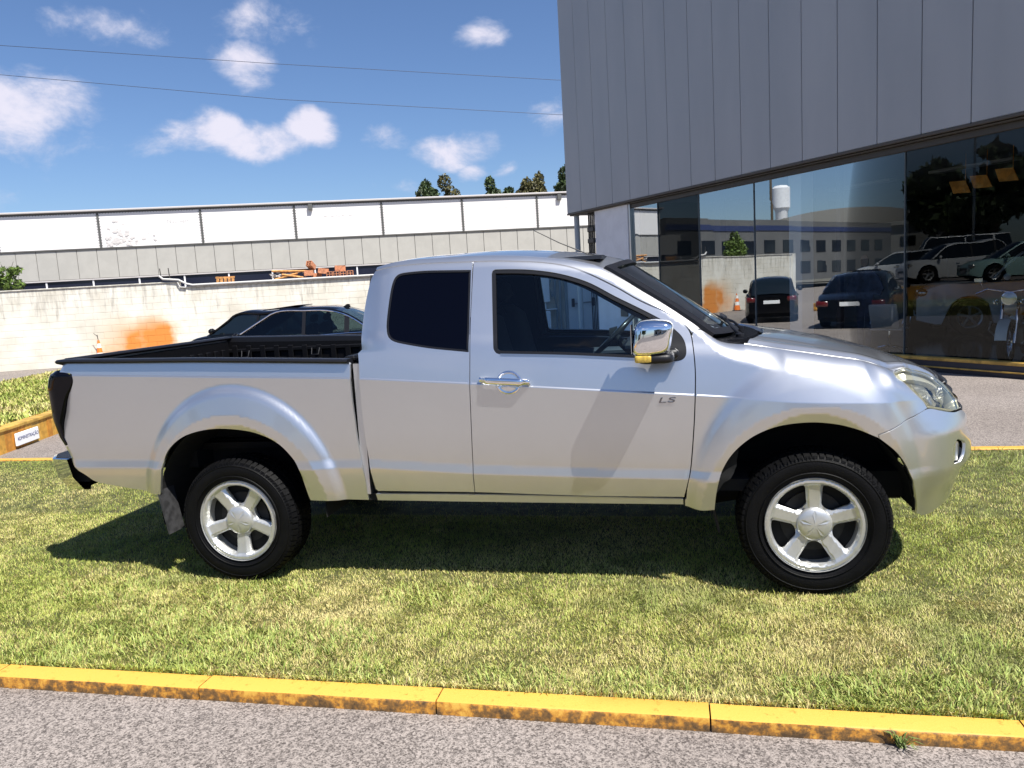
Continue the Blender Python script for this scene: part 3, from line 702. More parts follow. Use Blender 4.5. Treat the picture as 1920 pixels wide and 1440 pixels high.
# wing mirrors: chrome shell, dark base, yellowish side repeater
for s in (-1,1):
    par=fd_[0 if s<0 else 1]
    def sup(x0,x1,y0,y1,z0,z1,e,n=20,m=14,skew=0.,ztop=0.):
        vs=[];fs=[];cx,cy,cz=(x0+x1)/2,(y0+y1)/2,(z0+z1)/2
        for i in range(m+1):
            p=-math.pi/2+math.pi*i/m
            for k in range(n):
                t=2*math.pi*k/n
                f=lambda w,e:math.copysign(abs(w)**e,w)
                X=f(math.cos(p),e)*f(math.cos(t),e);Y=f(math.cos(p),e)*f(math.sin(t),e);Z=f(math.sin(p),e)
                hz=(z1-z0)/2*(1-ztop*max(0,X))
                vs.append((cx+X*(x1-x0)/2+Z*skew,s*(-(cy+Y*(y1-y0)/2)),cz+Z*hz))
        for i in range(m):
            for k in range(n): fs.append((i*n+k,i*n+(k+1)%n,(i+1)*n+(k+1)%n,(i+1)*n+k))
        return vs,fs
    h=MB(); h.add(*sup(-.828,-.648,-1.145,-.945,1.222,1.392,.42,28,20,.012,.12)); hs_=h.build('mirror_housing',CHROME,par,smooth=True)
    h=MB(); h.add(*sup(-.812,-.640,-1.135,-.93,1.186,1.238,.5,20,10)); h.tube([(-.70,s*.97,1.205),(-.665,s*.90,1.215)],.028,10); h.rbox(-.72,-.62,min(s*.86,s*.93),max(s*.86,s*.93),1.185,1.24,.015); h.build('mirror_base',PLASTIC,hs_,smooth=50)
    h=MB(); h.add(*sup(-.822,-.742,-1.139,-1.07,1.197,1.233,.35,18,10)); h.build('side_repeater',AMBER,hs_,smooth=True)
    h=MB(); h.prism([(s*.97,1.24),(s*1.125,1.24),(s*1.125,1.375),(s*.97,1.37)],-.8355,-.832,plane='yz'); h.build('mirror_glass',mat('mirror_glass',(.8,.82,.84),.01,metal=1),hs_)
# badge on the door (raised chrome letters)
mw=Matrix.Translation((-.682,PS(-.68,.985)[1]-.001,.984))@Matrix.Rotation(math.radians(90-1),4,'X')
sh=Matrix(((2.35,.45,0,0),(0,1,0,0),(0,0,1,0),(0,0,0,1)))
bd=text_mesh('trim_badge','LS',.038,mat('badge_chrome',(.22,.22,.24),.10,metal=1),None,Matrix.Identity(4),.005)
bd.data.transform(sh); bd.data.transform(mw); bd.matrix_world=Matrix.Identity(4); bd.parent=fd_[0]
# antenna
a=MB(); a.rbox(-1.12,-1.0,-.335,-.275,1.70,1.728,.01); a.tube([(-1.04,-.30,1.715),(-1.10,-.30,1.738)],.009,8); a.tube([(-1.10,-.30,1.738),(-1.26,-.30,1.812),(-1.406,-.30,1.893)],.0042,6,r2=.0026); a.build('antenna',PLASTIC,TR,smooth=True)
# bed: rails, liner, floor, ribs, tailgate, bulkhead
def bedtop(x): return lerp_tab([(-4.3,1.302),(-3.694,1.283),(-3.269,1.272),(-2.827,1.253),(-2.339,1.231)],x)
for s in (-1,1):
    mb=MB(); vs=[];fs=[];xs=np.linspace(-4.165,-2.345,20)
    prof=[(-.902,-.004),(-.910,.006),(-.902,.015),(-.89,.018),(-.84,.018),(-.815,.012),(-.81,-.03)]
    for x in xs:
        k=(.02*sstep(-4.10-x,0,.1))
        for (y,dz) in prof: vs.append((x,-s*(y+k) if s>0 else (y+k),bedtop(x)+dz-k*.3))
    m=len(prof)
    for i in range(len(xs)-1):
        for k in range(m-1): fs.append((i*m+k,i*m+k+1,(i+1)*m+k+1,(i+1)*m+k))
    fs+=[tuple(range(m)),tuple((len(xs)-1)*m+k for k in range(m))]
    mb.add(vs,fs); mb.build('bed_rail_cap',PLASTIC,TR,smooth=50)
    # inner wall with wheel arch and ribs
    mb=MB(); w=s*.80
    y0,y1=sorted((w,w+s*.02)); mb.prism([(-4.14,.72),(-3.52,.72)]+[(-3.075+.535*math.cos(a),.42+.535*math.sin(a)) for a in np.linspace(2.55,.59,12)]+[(-2.60,.72),(-2.36,.72),(-2.36,1.22),(-4.14,1.275)],y0,y1,plane='xz')
    wall=mb.build('liner_wall',LINER,TR)
    for k in range(14):
        x=-4.05+k*.12
        r=MB(); y0,y1=sorted((w,w-s*.02)); r.rbox(x-.022,x+.022,y0+.008*(s<0),y1-.008*(s>0),.98,bedtop(x)-.05,.008); r.build('liner_rib',LINER,wall)
    r=MB(); y0,y1=sorted((w,w-s*.018)); r.rbox(-4.12,-2.38,y0,y1,1.185,1.215,.006); r.build('liner_ledge',LINER,wall)
    r=MB(); y0,y1=sorted((w,w-s*.20)); prof=[(-3.075+.64*math.cos(a),.42+.62*math.sin(a)) for a in np.linspace(2.55,.59,12)]+[(-3.075+.54*math.cos(a),.42+.54*math.sin(a)) for a in np.linspace(.59,2.55,12)]
    r.prism(prof,y0,y1,plane='xz'); r.build('wheel_arch_box',LINER,wall,smooth=True)
    for x in (-3.95,-3.35,-2.6):
        r=MB(); yy=w-s*.03; r.tube([(x-.03,yy,1.20),(x-.03,yy-s*.02,1.15),(x+.03,yy-s*.02,1.15),(x+.03,yy,1.20)],.006,6); r.build('tie_down_loop',PLASTIC,wall,smooth=True)
mb=MB(); mb.box(-4.14,-2.36,-.56,.56,.70,.74); mb.box(-4.14,-3.62,-.80,.80,.701,.741); mb.box(-2.54,-2.36,-.80,.80,.701,.741); 
for k in range(9): mb.rbox(-4.12,-2.38,-.51+k*.12,-.46+k*.12,.74,.752,.004)
mb.build('bed_floor',LINER,TR)
mb=MB(); mb.box(-2.385,-2.345,-.80,.80,.70,1.235); mb.rbox(-2.40,-2.335,-.82,.82,1.228,1.258,.01); mb.build('bed_bulkhead',LINER,TR)
tg=MB(); tg.box(-4.16,-4.12,-.80,.80,.72,1.295); tgo=tg.build('tailgate',SILVER,TR)
mb=MB(); mb.rbox(-4.165,-4.085,-.84,.84,1.292,1.316,.010); mb.build('tailgate_cap',PLASTIC,tgo,smooth=40)
mb=MB(); mb.box(-4.12,-4.10,-.78,.78,.75,1.28)
for k in range(15): mb.rbox(-4.10,-4.082,-.74+k*.10,-.69+k*.10,.85,1.22,.006)
mb.build('tailgate_liner',LINER,tgo)
# rear bumper
mb=MB()
pts=[(-4.18,-.86),(-4.30,-.84),(-4.38,-.74),(-4.42,-.5),(-4.43,0),(-4.42,.5),(-4.38,.74),(-4.30,.84),(-4.18,.86)]
vs=[];fs=[]
prof=[(0.,.72),(.02,.715),(.0,.60),(-.05,.52),(-.16,.50)]
for (x,y) in pts:
    for (o,z) in prof:
        d=Vector((x+3.6,y*.6)).normalized(); vs.append((x+d.x*o,y+d.y*o,z))
m=len(prof)
for i in range(len(pts)-1):
    for k in range(m-1): fs.append((i*m+k,i*m+k+1,(i+1)*m+k+1,(i+1)*m+k))
mb.add(vs,fs); rb=mb.build('rear_bumper',CHROME,TR,smooth=30)
mb=MB(); mb.prism([(x,y) for x,y in pts],.715,.722); mb.build('bumper_step',PLASTIC,rb)
mb=MB(); mb.box(-4.28,-4.12,-.8,.8,.56,.70); mb.build('bumper_bracket',DARK,rb)
# wheel houses and underbody
for s in (-1,1):
    for cx,cz in ((-3.075,.40),(-.005,.37)):
        ra_=.475 if cx>-1 else .52; yo=.80 if cx>-1 else .872; mb=MB(); aa=.02 if cx>-1 else -.10
        if s<0: mb.lathe([(0,ra_),(.41,ra_),(.41,0.)],28,(cx,-yo,cz+.02),'y',a0=aa,a1=math.pi-aa*.2+.18)
        else: mb.lathe([(0,0.),(0,ra_),(.41,ra_)],28,(cx,yo-.41,cz+.02),'y',a0=aa,a1=math.pi-aa*.2+.18)
        mb.build('wheel_house',DARK,TR)
mb=MB(); mb.box(-3.5,.50,-.62,.62,.42,.55); mb.box(-4.15,-3.5,-.62,.62,.60,.70); mb.box(-2.55,-.5,-.84,.84,.46,.50); mb.box(-3.5,.5,-.45,-.35,.36,.45); mb.box(-3.5,.5,.35,.45,.36,.45); mb.box(-.35,.5,-.40,.40,.45,1.0)
mb.tube([(-3.095,-.7,.36),(-3.095,.7,.36)],.05,10); mb.lathe([(-.13,.05),(-.08,.14),(.08,.14),(.13,.05)],14,(-3.095,0,.36),'y'); mb.tube([(0,-.7,.36),(0,.7,.36)],.035,8)
mb.build('underbody',DARK,TR)
for s in (-1,1):
    for (x,zt) in ((-3.60,.56),(-.50,.50)):
        mb=MB(); y0,y1=sorted((s*(.895 if x<-2 else .80),s*(.76 if x<-2 else .63))); z0=.27 if x<-2 else .28
        mb.add([(x,y0,zt),(x,y1,zt),(x+.05,y1,z0),(x+.05,y0,z0),(x+.012,y0,zt),(x+.012,y1,zt),(x+.062,y1,z0),(x+.062,y0,z0)],[(0,1,2,3),(7,6,5,4),(0,3,7,4),(1,5,6,2),(3,2,6,7),(0,4,5,1)])
        mb.build('mud_flap',mat('mud_flap_rubber',(.035,.035,.037),.6,var=.5,scale=25) if x<-2 else RUBBER,TR)
# wheels
def make_wheel(cx, s, spoke0):
    W=thing('wheel',None,None,(cx,s*.785,.352)); del_keys=[k for k in W.keys()]; 
    W.parent=TR
    if s>0: W.rotation_euler=(0,0,math.pi)   # face outwards
    # local: outer face towards -y
    t=MB(); prof=[(-.085,.228),(-.100,.236),(-.113,.262),(-.119,.29),(-.117,.318),(-.108,.336),(-.095,.346),(-.06,.351),(0,.353),(.06,.351),(.095,.346),(.112,.335),(.119,.29),(.10,.236),(.085,.228)]
    t.lathe(prof,72,(0,0,0),'y'); tyre=t.build('tyre',RUBBER,W,smooth=50)
    for rr in (.262,.322): t=MB().lathe([(-.1165 if rr<.3 else -.1175,rr-.0035),(-.1205 if rr<.3 else -.1195,rr),(-.1165 if rr<.3 else -.1150,rr+.0035)],72,(0,0,0),'y'); t.build('sidewall_ring',RUBBER,tyre,smooth=True)
    lg=MB(); n=64
    for k in range(n):
        a=2*math.pi*k/n
        for (y0,y1,r0,r1,da,w) in ((-.112,-.080,.330,.359,0,.0125),(-.070,-.028,.346,.3585,.03,.0135),(-.018,.018,.346,.359,0,.0135),(.028,.070,.346,.3585,.03,.0135),(.080,.112,.330,.359,0,.0125)):
            ww=w+.002*((k*7)%3-1)
            def fr(x,y,z,a=a+da): 
                ca,sa=math.cos(a),math.sin(a); return (z*ca-x*sa,y,z*sa+x*ca)
            if y0<-.1 or y1>.1:
                yo,yi=(y0,y1) if y0<0 else (y1,y0)
                P=[(-ww,yo,.332),(ww,yo,.332),(ww,yi,.350),(-ww,yi,.350),(-ww,yo*.985,.343),(ww,yo*.985,.343),(ww,yi,.3585),(-ww,yi,.3585)]
                lg.add([fr(*p) for p in P],[(3,2,1,0),(4,5,6,7),(0,1,5,4),(1,2,6,5),(2,3,7,6),(3,0,4,7)])
            else: lg.box(-ww,ww,y0,y1,r0,r1,fr)
    o=lg.build('tread_block',RUBBER,tyre); o['kind']='stuff'
    # fine ribs on the shoulder of the sidewall
    rb=MB()
    for k in range(120):
        a=2*math.pi*k/120
        if (k//10)%3==2: continue
        ca,sa=math.cos(a),math.sin(a)
        def fr(x,y,z): return (z*ca-x*sa,y,z*sa+x*ca)
        rb.add([fr(*p) for p in [(-.0015,-.1165,.330),(.0015,-.1165,.330),(.0015,-.1105,.342),(-.0015,-.1105,.342),(-.0015,-.1195,.330),(.0015,-.1195,.330),(.0015,-.1135,.342),(-.0015,-.1135,.342)]],[(4,5,6,7),(0,1,5,4),(1,2,6,5),(2,3,7,6),(3,0,4,7)])
    o=rb.build('sidewall_rib',RUBBER,tyre); o['kind']='stuff'
    # alloy rim: barrel, lip and five broad spokes
    holes=[]
    for k in range(5):
        ac=spoke0+math.pi/5+2*math.pi*k/5
        pts=[]
        # D-shaped opening: outer arc r=.198, straight spoke flanks, rounded inner end
        hw0=.040; Rr=.201
        def flank(sign,r):   # point at radius r on the flank of the neighbouring spoke
            hwr=.033+.008*((r-.08)/.12)
            d=math.pi/5-math.asin(min(.95,hwr/r)); return (r,ac+sign*d)
        for r in (.106,.13,.16,.183): pts.append(flank(1,r))
        a1=flank(1,Rr)[1]-ac
        for q in np.linspace(1,-1,9): pts.append((Rr if abs(q)<.9 else Rr-.006, ac+q*a1*.95))
        for r in (.183,.16,.13,.106): pts.append(flank(-1,r))
        pts.append((.094,ac-.12)); pts.append((.092,ac)); pts.append((.094,ac+.12))
        holes.append([(r*math.cos(a),r*math.sin(a)) for r,a in pts][::-1])
    outer=[(.2345*math.cos(a),.2345*math.sin(a)) for a in np.linspace(0,2*math.pi,96,endpoint=False)]
    nv,F,loops=cdt_patch(outer,holes,gap=0,grid=(.007,.007),step=.008)
    def hgt(x,z):
        r=math.hypot(x,z); a=math.atan2(z,x)
        k=round((a-spoke0)/(2*math.pi/5)); da=a-spoke0-k*2*math.pi/5
        w=abs(r*math.sin(da)); 
        face=.012+.016*sstep(r,.06,.20)          # depth of the spoke face, dished towards the hub
        face=.010+.018*(1-((r-.05)/.17)**2 if r>.05 else 1)
        fl=.021+.006*(r/.2)
        h=face
        if w>fl: h+=min(.020,(w-fl)*1.1)
        lip=sstep(r,.196,.212)
        h=h*(1-lip)+.004*lip
        if r>.226: h+= (r-.226)*1.2
        return h
    y0=-.113
    P=[];Nn=[]
    for (x,z) in nv:
        e=.0012; h=hgt(x,z); P.append((x,y0+h,z)); n=Vector((hgt(x+e,z)-hgt(x-e,z),-2*e,hgt(x,z+e)-hgt(x,z-e))); n=Vector((n.x,-2*e,n.z)).normalized()
        # surface y=h(x,z); outward is -y
        Nn.append(tuple(Vector(((hgt(x+e,z)-hgt(x-e,z))/(2*e),-1,(hgt(x,z+e)-hgt(x,z-e))/(2*e))).normalized()))
    faces=[tuple(int(i) for i in f) for f in F]
    for li,l in enumerate(loops):
        if li==0: continue
        n=len(l);k=len(P)
        for i in range(n):
            x,z=l[i]; a=l[i-1]; b=l[(i+1)%n]; t_=Vector((b[0]-a[0],0,b[1]-a[1])); nn=Vector((t_.z,0,-t_.x)).normalized()
            h=hgt(x,z); nn=-nn
            P.append((x,y0+h,z)); Nn.append(tuple((nn*.8+Vector((0,-.6,0))).normalized())); P.append((x+nn.x*-.006,y0+h+.035,z-nn.z*.006)); Nn.append(tuple(nn))
        for i in range(n):
            j=(i+1)%n; faces.append((k+2*i,k+2*j,k+2*j+1,k+2*i+1))
    rim=mesh_obj('rim',P,faces,ALLOY,W,True,Nn)
    b=MB().lathe([(-.113,.2345),(-.098,.233),(-.085,.222),(-.04,.205),(.08,.20)],72,(0,0,0),'y'); b.build('rim_barrel',ALLOY,rim,smooth=True)
    b=MB().lathe([(-.109,.0),(-.1085,.03),(-.105,.055),(-.099,.073),(-.092,.082),(-.078,.084)],48,(0,0,0),'y'); cap=b.build('hub_cap',ALLOY,rim,smooth=50)
    b=MB()
    for k in range(5):
        a=spoke0+2*math.pi*k/5; ca,sa=math.cos(a),math.sin(a)
        b.add([(ca*r-sa*w_,yy,sa*r+ca*w_) for (r,w_,yy) in ((.012,0,-.1125),(.052,-.010,-.1075),(.072,0,-.1015),(.052,.010,-.1075))],[(0,1,2,3)])
    b.build('cap_emblem',ALLOY,cap)
    b=MB().lathe([(-.030,.0),(-.030,.150),(-.022,.150),(-.022,0.)],40,(0,0,0),'y'); b.lathe([(-.07,0.),(-.07,.04),(-.03,.06)],20,(0,0,0),'y'); b.build('brake_disc',DISC,W,smooth=40)
    b=MB(); b.lathe([(-.02,0.),(-.02,.225)],32,(0,0,0),'y'); b.build('wheel_back',DARK,W)
    return W
if 'label' in TR.keys(): pass
d=math.radians
make_wheel(0,-1,d(90)); make_wheel(-3.095,-1,d(270)); make_wheel(0,1,d(80)); make_wheel(-3.095,1,d(200))
# ------------------------------------------------------------------ setting: ground, kerbs
def asphalt(name, c1, c2, scale):
    m,N,L,P=new_mat(name); t=N.new('ShaderNodeTexCoord'); P.inputs['Roughness'].default_value=.85
    v=N.new('ShaderNodeTexVoronoi'); v.inputs['Scale'].default_value=scale; L.new(t.outputs['Object'],v.inputs['Vector'])
    v2=N.new('ShaderNodeTexVoronoi'); v2.inputs['Scale'].default_value=scale*.45; L.new(t.outputs['Object'],v2.inputs['Vector'])
    n=N.new('ShaderNodeTexNoise'); n.inputs['Scale'].default_value=.9; n.inputs['Detail'].default_value=8; L.new(t.outputs['Object'],n.inputs['Vector'])
    n5=N.new('ShaderNodeTexNoise'); n5.inputs['Scale'].default_value=scale*1.1; n5.inputs['Detail'].default_value=3; L.new(t.outputs['Object'],n5.inputs['Vector'])
    s=N.new('ShaderNodeSeparateColor'); L.new(v.outputs['Color'],s.inputs[0])
    s2=N.new('ShaderNodeSeparateColor'); L.new(v2.outputs['Color'],s2.inputs[0])
    a=N.new('ShaderNodeMath');a.operation='MULTIPLY_ADD';a.inputs[1].default_value=.45;L.new(s.outputs[0],a.inputs[0])
    b=N.new('ShaderNodeMath');b.operation='MULTIPLY';b.inputs[1].default_value=.22;L.new(s2.outputs[1],b.inputs[0]);L.new(b.outputs[0],a.inputs[2])
    c=N.new('ShaderNodeMath');c.operation='MULTIPLY_ADD';c.inputs[1].default_value=.5;L.new(n5.outputs['Fac'],c.inputs[0]);L.new(a.outputs[0],c.inputs[2])
    r=N.new('ShaderNodeValToRGB'); r.color_ramp.elements[0].position=.34; r.color_ramp.elements[1].position=.78; r.color_ramp.elements[0].color=(*c1,1); r.color_ramp.elements[1].color=(*c2,1)
    L.new(c.outputs[0],r.inputs[0])
    mx=N.new('ShaderNodeMix');mx.data_type='RGBA';mx.blend_type='MULTIPLY';mx.inputs[0].default_value=.6
    r2=N.new('ShaderNodeValToRGB'); r2.color_ramp.elements[0].position=.3; r2.color_ramp.elements[1].position=.7; r2.color_ramp.elements[0].color=(.72,.70,.68,1); r2.color_ramp.elements[1].color=(1,1,1,1); L.new(n.outputs['Fac'],r2.inputs[0])
    L.new(r.outputs[0],mx.inputs[6]);L.new(r2.outputs[0],mx.inputs[7]);L.new(mx.outputs[2],P.inputs['Base Color'])
    bp=N.new('ShaderNodeBump');bp.inputs['Strength'].default_value=.7;bp.inputs['Distance'].default_value=.006;L.new(c.outputs[0],bp.inputs['Height']);L.new(bp.outputs[0],P.inputs['Normal'])
    return m
ASPH=asphalt('asphalt_aggregate',(.080,.066,.058),(.37,.32,.285),160)
ROADM=asphalt('asphalt_dark',(.05,.045,.042),(.16,.14,.13),60)
SOIL=mat('lawn_soil',(.10,.105,.03),.9,var=.5,scale=9,bump=.6,bscale=90)
TERR=mat('terrace_ground',(.25,.22,.18),.9,var=.3,scale=2)
def kerb_mat():
    m,N,L,P=new_mat('yellow_kerb_paint'); P.inputs['Roughness'].default_value=.62
    t=N.new('ShaderNodeTexCoord'); n=N.new('ShaderNodeTexNoise'); n.inputs['Scale'].default_value=26; n.inputs['Detail'].default_value=9; n.inputs['Roughness'].default_value=.7; L.new(t.outputs['Object'],n.inputs['Vector'])
    n2=N.new('ShaderNodeTexNoise'); n2.inputs['Scale'].default_value=5; n2.inputs['Detail'].default_value=4; L.new(t.outputs['Object'],n2.inputs['Vector'])
    g=N.new('ShaderNodeNewGeometry'); sz=N.new('ShaderNodeSeparateXYZ'); L.new(g.outputs['Position'],sz.inputs[0])
    # grime: more worn paint on the low part of the face, by height above the road
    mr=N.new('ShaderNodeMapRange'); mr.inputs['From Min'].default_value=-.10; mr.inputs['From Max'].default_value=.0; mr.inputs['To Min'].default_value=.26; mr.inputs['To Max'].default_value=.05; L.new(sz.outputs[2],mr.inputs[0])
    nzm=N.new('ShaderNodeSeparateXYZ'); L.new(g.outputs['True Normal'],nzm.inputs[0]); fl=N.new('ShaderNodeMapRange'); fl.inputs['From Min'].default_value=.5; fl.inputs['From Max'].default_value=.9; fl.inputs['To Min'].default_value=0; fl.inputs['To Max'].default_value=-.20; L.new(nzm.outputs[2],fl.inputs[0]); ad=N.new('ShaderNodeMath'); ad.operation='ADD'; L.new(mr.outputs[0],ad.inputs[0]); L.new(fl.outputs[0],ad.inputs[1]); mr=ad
    a=N.new('ShaderNodeMath');a.operation='ADD';L.new(n.outputs['Fac'],a.inputs[0]);L.new(mr.outputs[0],a.inputs[1])
    a2=N.new('ShaderNodeMath');a2.operation='MULTIPLY_ADD';a2.inputs[1].default_value=.3;L.new(n2.outputs['Fac'],a2.inputs[0]);L.new(a.outputs[0],a2.inputs[2])
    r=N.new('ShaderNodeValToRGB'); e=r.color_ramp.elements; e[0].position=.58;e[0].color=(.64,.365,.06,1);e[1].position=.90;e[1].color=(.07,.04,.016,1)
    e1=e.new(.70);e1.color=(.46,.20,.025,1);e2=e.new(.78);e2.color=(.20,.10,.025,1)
    L.new(a2.outputs[0],r.inputs[0]);L.new(r.outputs[0],P.inputs['Base Color'])
    b=N.new('ShaderNodeBump');b.inputs['Strength'].default_value=.5;b.inputs['Distance'].default_value=.004;L.new(n.outputs['Fac'],b.inputs['Height']);L.new(b.outputs[0],P.inputs['Normal'])
    return m
KERB=kerb_mat()
YEL=mat('yellow_paint',(.56,.34,.07),.6,var=.35,scale=6,bump=.2,bscale=60)
def plane(name,x0,x1,y0,y1,z,m,kind='structure'):
    o=mesh_obj(name,[(x0,y0,z),(x1,y0,z),(x1,y1,z),(x0,y1,z)],[(0,1,2,3)],m); o['kind']=kind; return o
plane('ground',-400,400,-400,400,-.12,mat('far_ground',(.20,.19,.17),.95,var=.4,scale=.05))
plane('pavement',-60,40,-1.95,60,-.10,ASPH)
plane('road',-60,40,-14,-1.93,-.052,ASPH)
LX0,LX1,LY0,LY1=-12.,9.,-1.922,2.215
b=MB(); b.box(LX0,LX1,LY0,LY1,-.11,-.006); b.build('lawn_ground',SOIL).__setitem__('kind','structure')
def kerb(label, pts, w, z0, z1, first, spacing, side, group='yellow kerb lines', grime=True):
    K=thing('kerb',label,'kerb',(0,0,0),group=group)
    (x0,y0),(x1,y1)=pts; L=math.hypot(x1-x0,y1-y0); d=((x1-x0)/L,(y1-y0)/L); nrm=(-d[1]*side,d[0]*side)
    s=first; k=0
    while s<L:
        e=min(s+spacing,L)
        j=random.uniform(-.002,.002)
        m=MB(); fr=frame((x0+d[0]*s,y0+d[1]*s,0),d,nrm); l=e-s
        b=.011; n=6
        vs=[];fs=[]
        prof=[(0,z0),(0,z1-b),(b*.3,z1-b*.3),(b,z1),(w-b*.4,z1),(w,z1-b*.4),(w,z0)]
        for i in range(n+1):
            xx=.003+(l-.006)*i/n
            for (q,z) in prof: vs.append(fr(xx,q+j+random.uniform(-.0012,.0012),z+(j*.5+random.uniform(-.001,.001) if z>z0 else 0)))
        mm=len(prof)
        for i in range(n):
            for q in range(mm-1): fs.append((i*mm+q,i*mm+q+1,(i+1)*mm+q+1,(i+1)*mm+q))
        fs+=[tuple(range(mm)),tuple(n*mm+q for q in range(mm))]
        m.add(vs,fs); m.build('kerb_stone',KERB,K,smooth=40); s=e
    return K
kerb('low yellow painted kerb between the near road and the front of the lawn',[(-12.07+.13,-2.03),(9.,-2.022)],.106,-.108,.002,0,1.035,1)
kerb('yellow kerb edging the far side of the lawn behind the truck',[(-12.,2.33),(9,2.33)],.11,-.108,.004,0,1.03,-1)

# ------------------------------------------------------------------ lawn blades
def grass_mat():
    m,N,L,P=new_mat('grass_blade'); P.inputs['Roughness'].default_value=.55; P.inputs['Specular IOR Level'].default_value=.35
    a=N.new('ShaderNodeAttribute'); a.attribute_name='blade_tone'; L.new(a.outputs['Color'],P.inputs['Base Color'])
    tr=N.new('ShaderNodeBsdfTranslucent'); L.new(a.outputs['Color'],tr.inputs[0]); mx=N.new('ShaderNodeMixShader'); mx.inputs[0].default_value=.12
    L.new(P.outputs[0],mx.inputs[1]); L.new(tr.outputs[0],mx.inputs[2]); L.new(mx.outputs[0],N['Material Output'].inputs[0])
    return m
GRASSM=grass_mat()
rng=np.random.default_rng(11)
def vnoise(x,y,seed,cell):
    r=np.random.default_rng(seed); G=r.random((256,256)); X=x/cell; Y=y/cell; i=np.floor(X).astype(int); j=np.floor(Y).astype(int); fx=X-i; fy=Y-j
    fx=fx*fx*(3-2*fx); fy=fy*fy*(3-2*fy); g=lambda a,b:G[a%256,b%256]
    return (g(i,j)*(1-fx)+g(i+1,j)*fx)*(1-fy)+(g(i,j+1)*(1-fx)+g(i+1,j+1)*fx)*fy
def fnoise(x,y,seed,cell): return .5*vnoise(x,y,seed,cell)+.3*vnoise(x,y,seed+1,cell/2.3)+.2*vnoise(x,y,seed+2,cell/5.1)
def blades(name,label_kind,x,y,z,ln,wd,lean,colf,keep=None):
    n=len(x); ang=rng.random(n)*2*np.pi
    # neighbours lean alike, as mown turf does
    ang=ang*.75+2*np.pi*1.1*vnoise(x,y,77,.11)
    dx,dy=np.cos(ang),np.sin(ang); px,py=-dy,dx
    le=lean*(.55+.9*rng.random(n)); ln=ln*(.6+.8*rng.random(n))
    tw=rng.normal(0,.5,n); wx=px*np.cos(tw)+dx*np.sin(tw); wy=py*np.cos(tw)+dy*np.sin(tw)
    cx=np.clip(le,0,.97)
    h1=ln*.5*np.sqrt(1-(cx*.6)**2); l1=ln*.5*cx*.6; h2=h1+ln*.5*np.sqrt(np.clip(1-(cx*1.0)**2,0.0,1)); l2=l1+ln*.5*cx
    w=wd*(.7+.6*rng.random(n))*.5
    V=np.empty((n,5,3),np.float32)
    V[:,0]=np.stack([x-wx*w,y-wy*w,z-.004+0*x],1);V[:,1]=np.stack([x+wx*w,y+wy*w,z-.004+0*x],1)
    V[:,2]=np.stack([x+dx*l1+wx*w*.85,y+dy*l1+wy*w*.85,z+h1],1);V[:,3]=np.stack([x+dx*l1-wx*w*.85,y+dy*l1-wy*w*.85,z+h1],1)
    V[:,4]=np.stack([x+dx*l2,y+dy*l2,z+h2],1)
    me=bpy.data.meshes.new(name); me.vertices.add(n*5); me.vertices.foreach_set('co',V.ravel())
    k=np.arange(n)[:,None]*5
    loops=np.concatenate([k+np.array([[0,1,2,3]]),k+np.array([[3,2,4]])],1).astype(np.int32).ravel()
    me.loops.add(n*7); me.loops.foreach_set('vertex_index',loops)
    me.polygons.add(n*2); st=(np.arange(n)[:,None]*7+np.array([[0,4]])).ravel().astype(np.int32); me.polygons.foreach_set('loop_start',st)
    me.update(calc_edges=True); me.validate()
    col=colf(x,y,n); a=me.color_attributes.new('blade_tone','FLOAT_COLOR','POINT')
    C=np.ones((n,5,4),np.float32); C[:,:,:3]=col[:,None,:]; a.data.foreach_set('color',C.ravel())
    me.materials.append(GRASSM); o=bpy.data.objects.new(name,me); COL.objects.link(o); o['kind']='stuff'; return o
def lawn_tone(x,y,n):
    big=fnoise(x,y,3,1.1); mid=fnoise(x,y,21,.34); r=rng.random(n)
    straw=np.array([.62,.53,.23]); yg=np.array([.49,.49,.12]); gr=np.array([.31,.38,.07]); br=np.array([.38,.27,.12]); dk=np.array([.20,.26,.06])
    dry=np.clip((big-.45)*1.7+(mid-.5)*.9+(r-.5)*1.25+.46+.10*np.clip((x+1.0)/3,-1,1),0,1)[:,None]
    c=np.where(dry<.5,gr*(1-dry*2)+yg*dry*2,yg*(2-dry*2)+straw*(dry*2-1))
    c=np.where((rng.random(n)<.05)[:,None],br,c)
    patch=np.clip((fnoise(x,y,55,.5)-.60)*7,0,1)[:,None]; c=c*(1-patch*.55)+dk*patch*.55
    c=np.where((rng.random(n)<.03)[:,None],np.array([.20,.12,.06]),c); return np.minimum(c*(.84+.30*rng.random(n))[:,None],.85)
def clipmask(x,y): return (y>LY0+.004)&(y<LY1-.002)
def scatter(x0,x1,y0,y1,dens):
    n=int((x1-x0)*(y1-y0)*dens); return x0+rng.random(n)*(x1-x0), y0+rng.random(n)*(y1-y0)
xs,ys=[],[]
for (a,b_,c,d_,dn) in ((-5.3,2.2,-1.92,-.9,29000),(-7.0,3.6,-.9,.35,16000),(-8.5,-3.6,.35,2.2,6500),(.5,5.8,.35,2.2,6500),(2.2,5.8,-1.92,-.9,5000),(3.6,5.8,-.9,.35,5000),(-7.5,-5.3,-1.92,-.9,4000),(-3.6,.5,.35,2.2,900)):
    x,y=scatter(a,b_,c,d_,dn); xs.append(x);ys.append(y)
x=np.concatenate(xs);y=np.concatenate(ys); z=np.full(len(x),-.006)
hgt_=.011+.015*fnoise(x,y,91,.5)
blades('lawn_grass',None,x,y,z,hgt_,.0031,.82,lawn_tone)
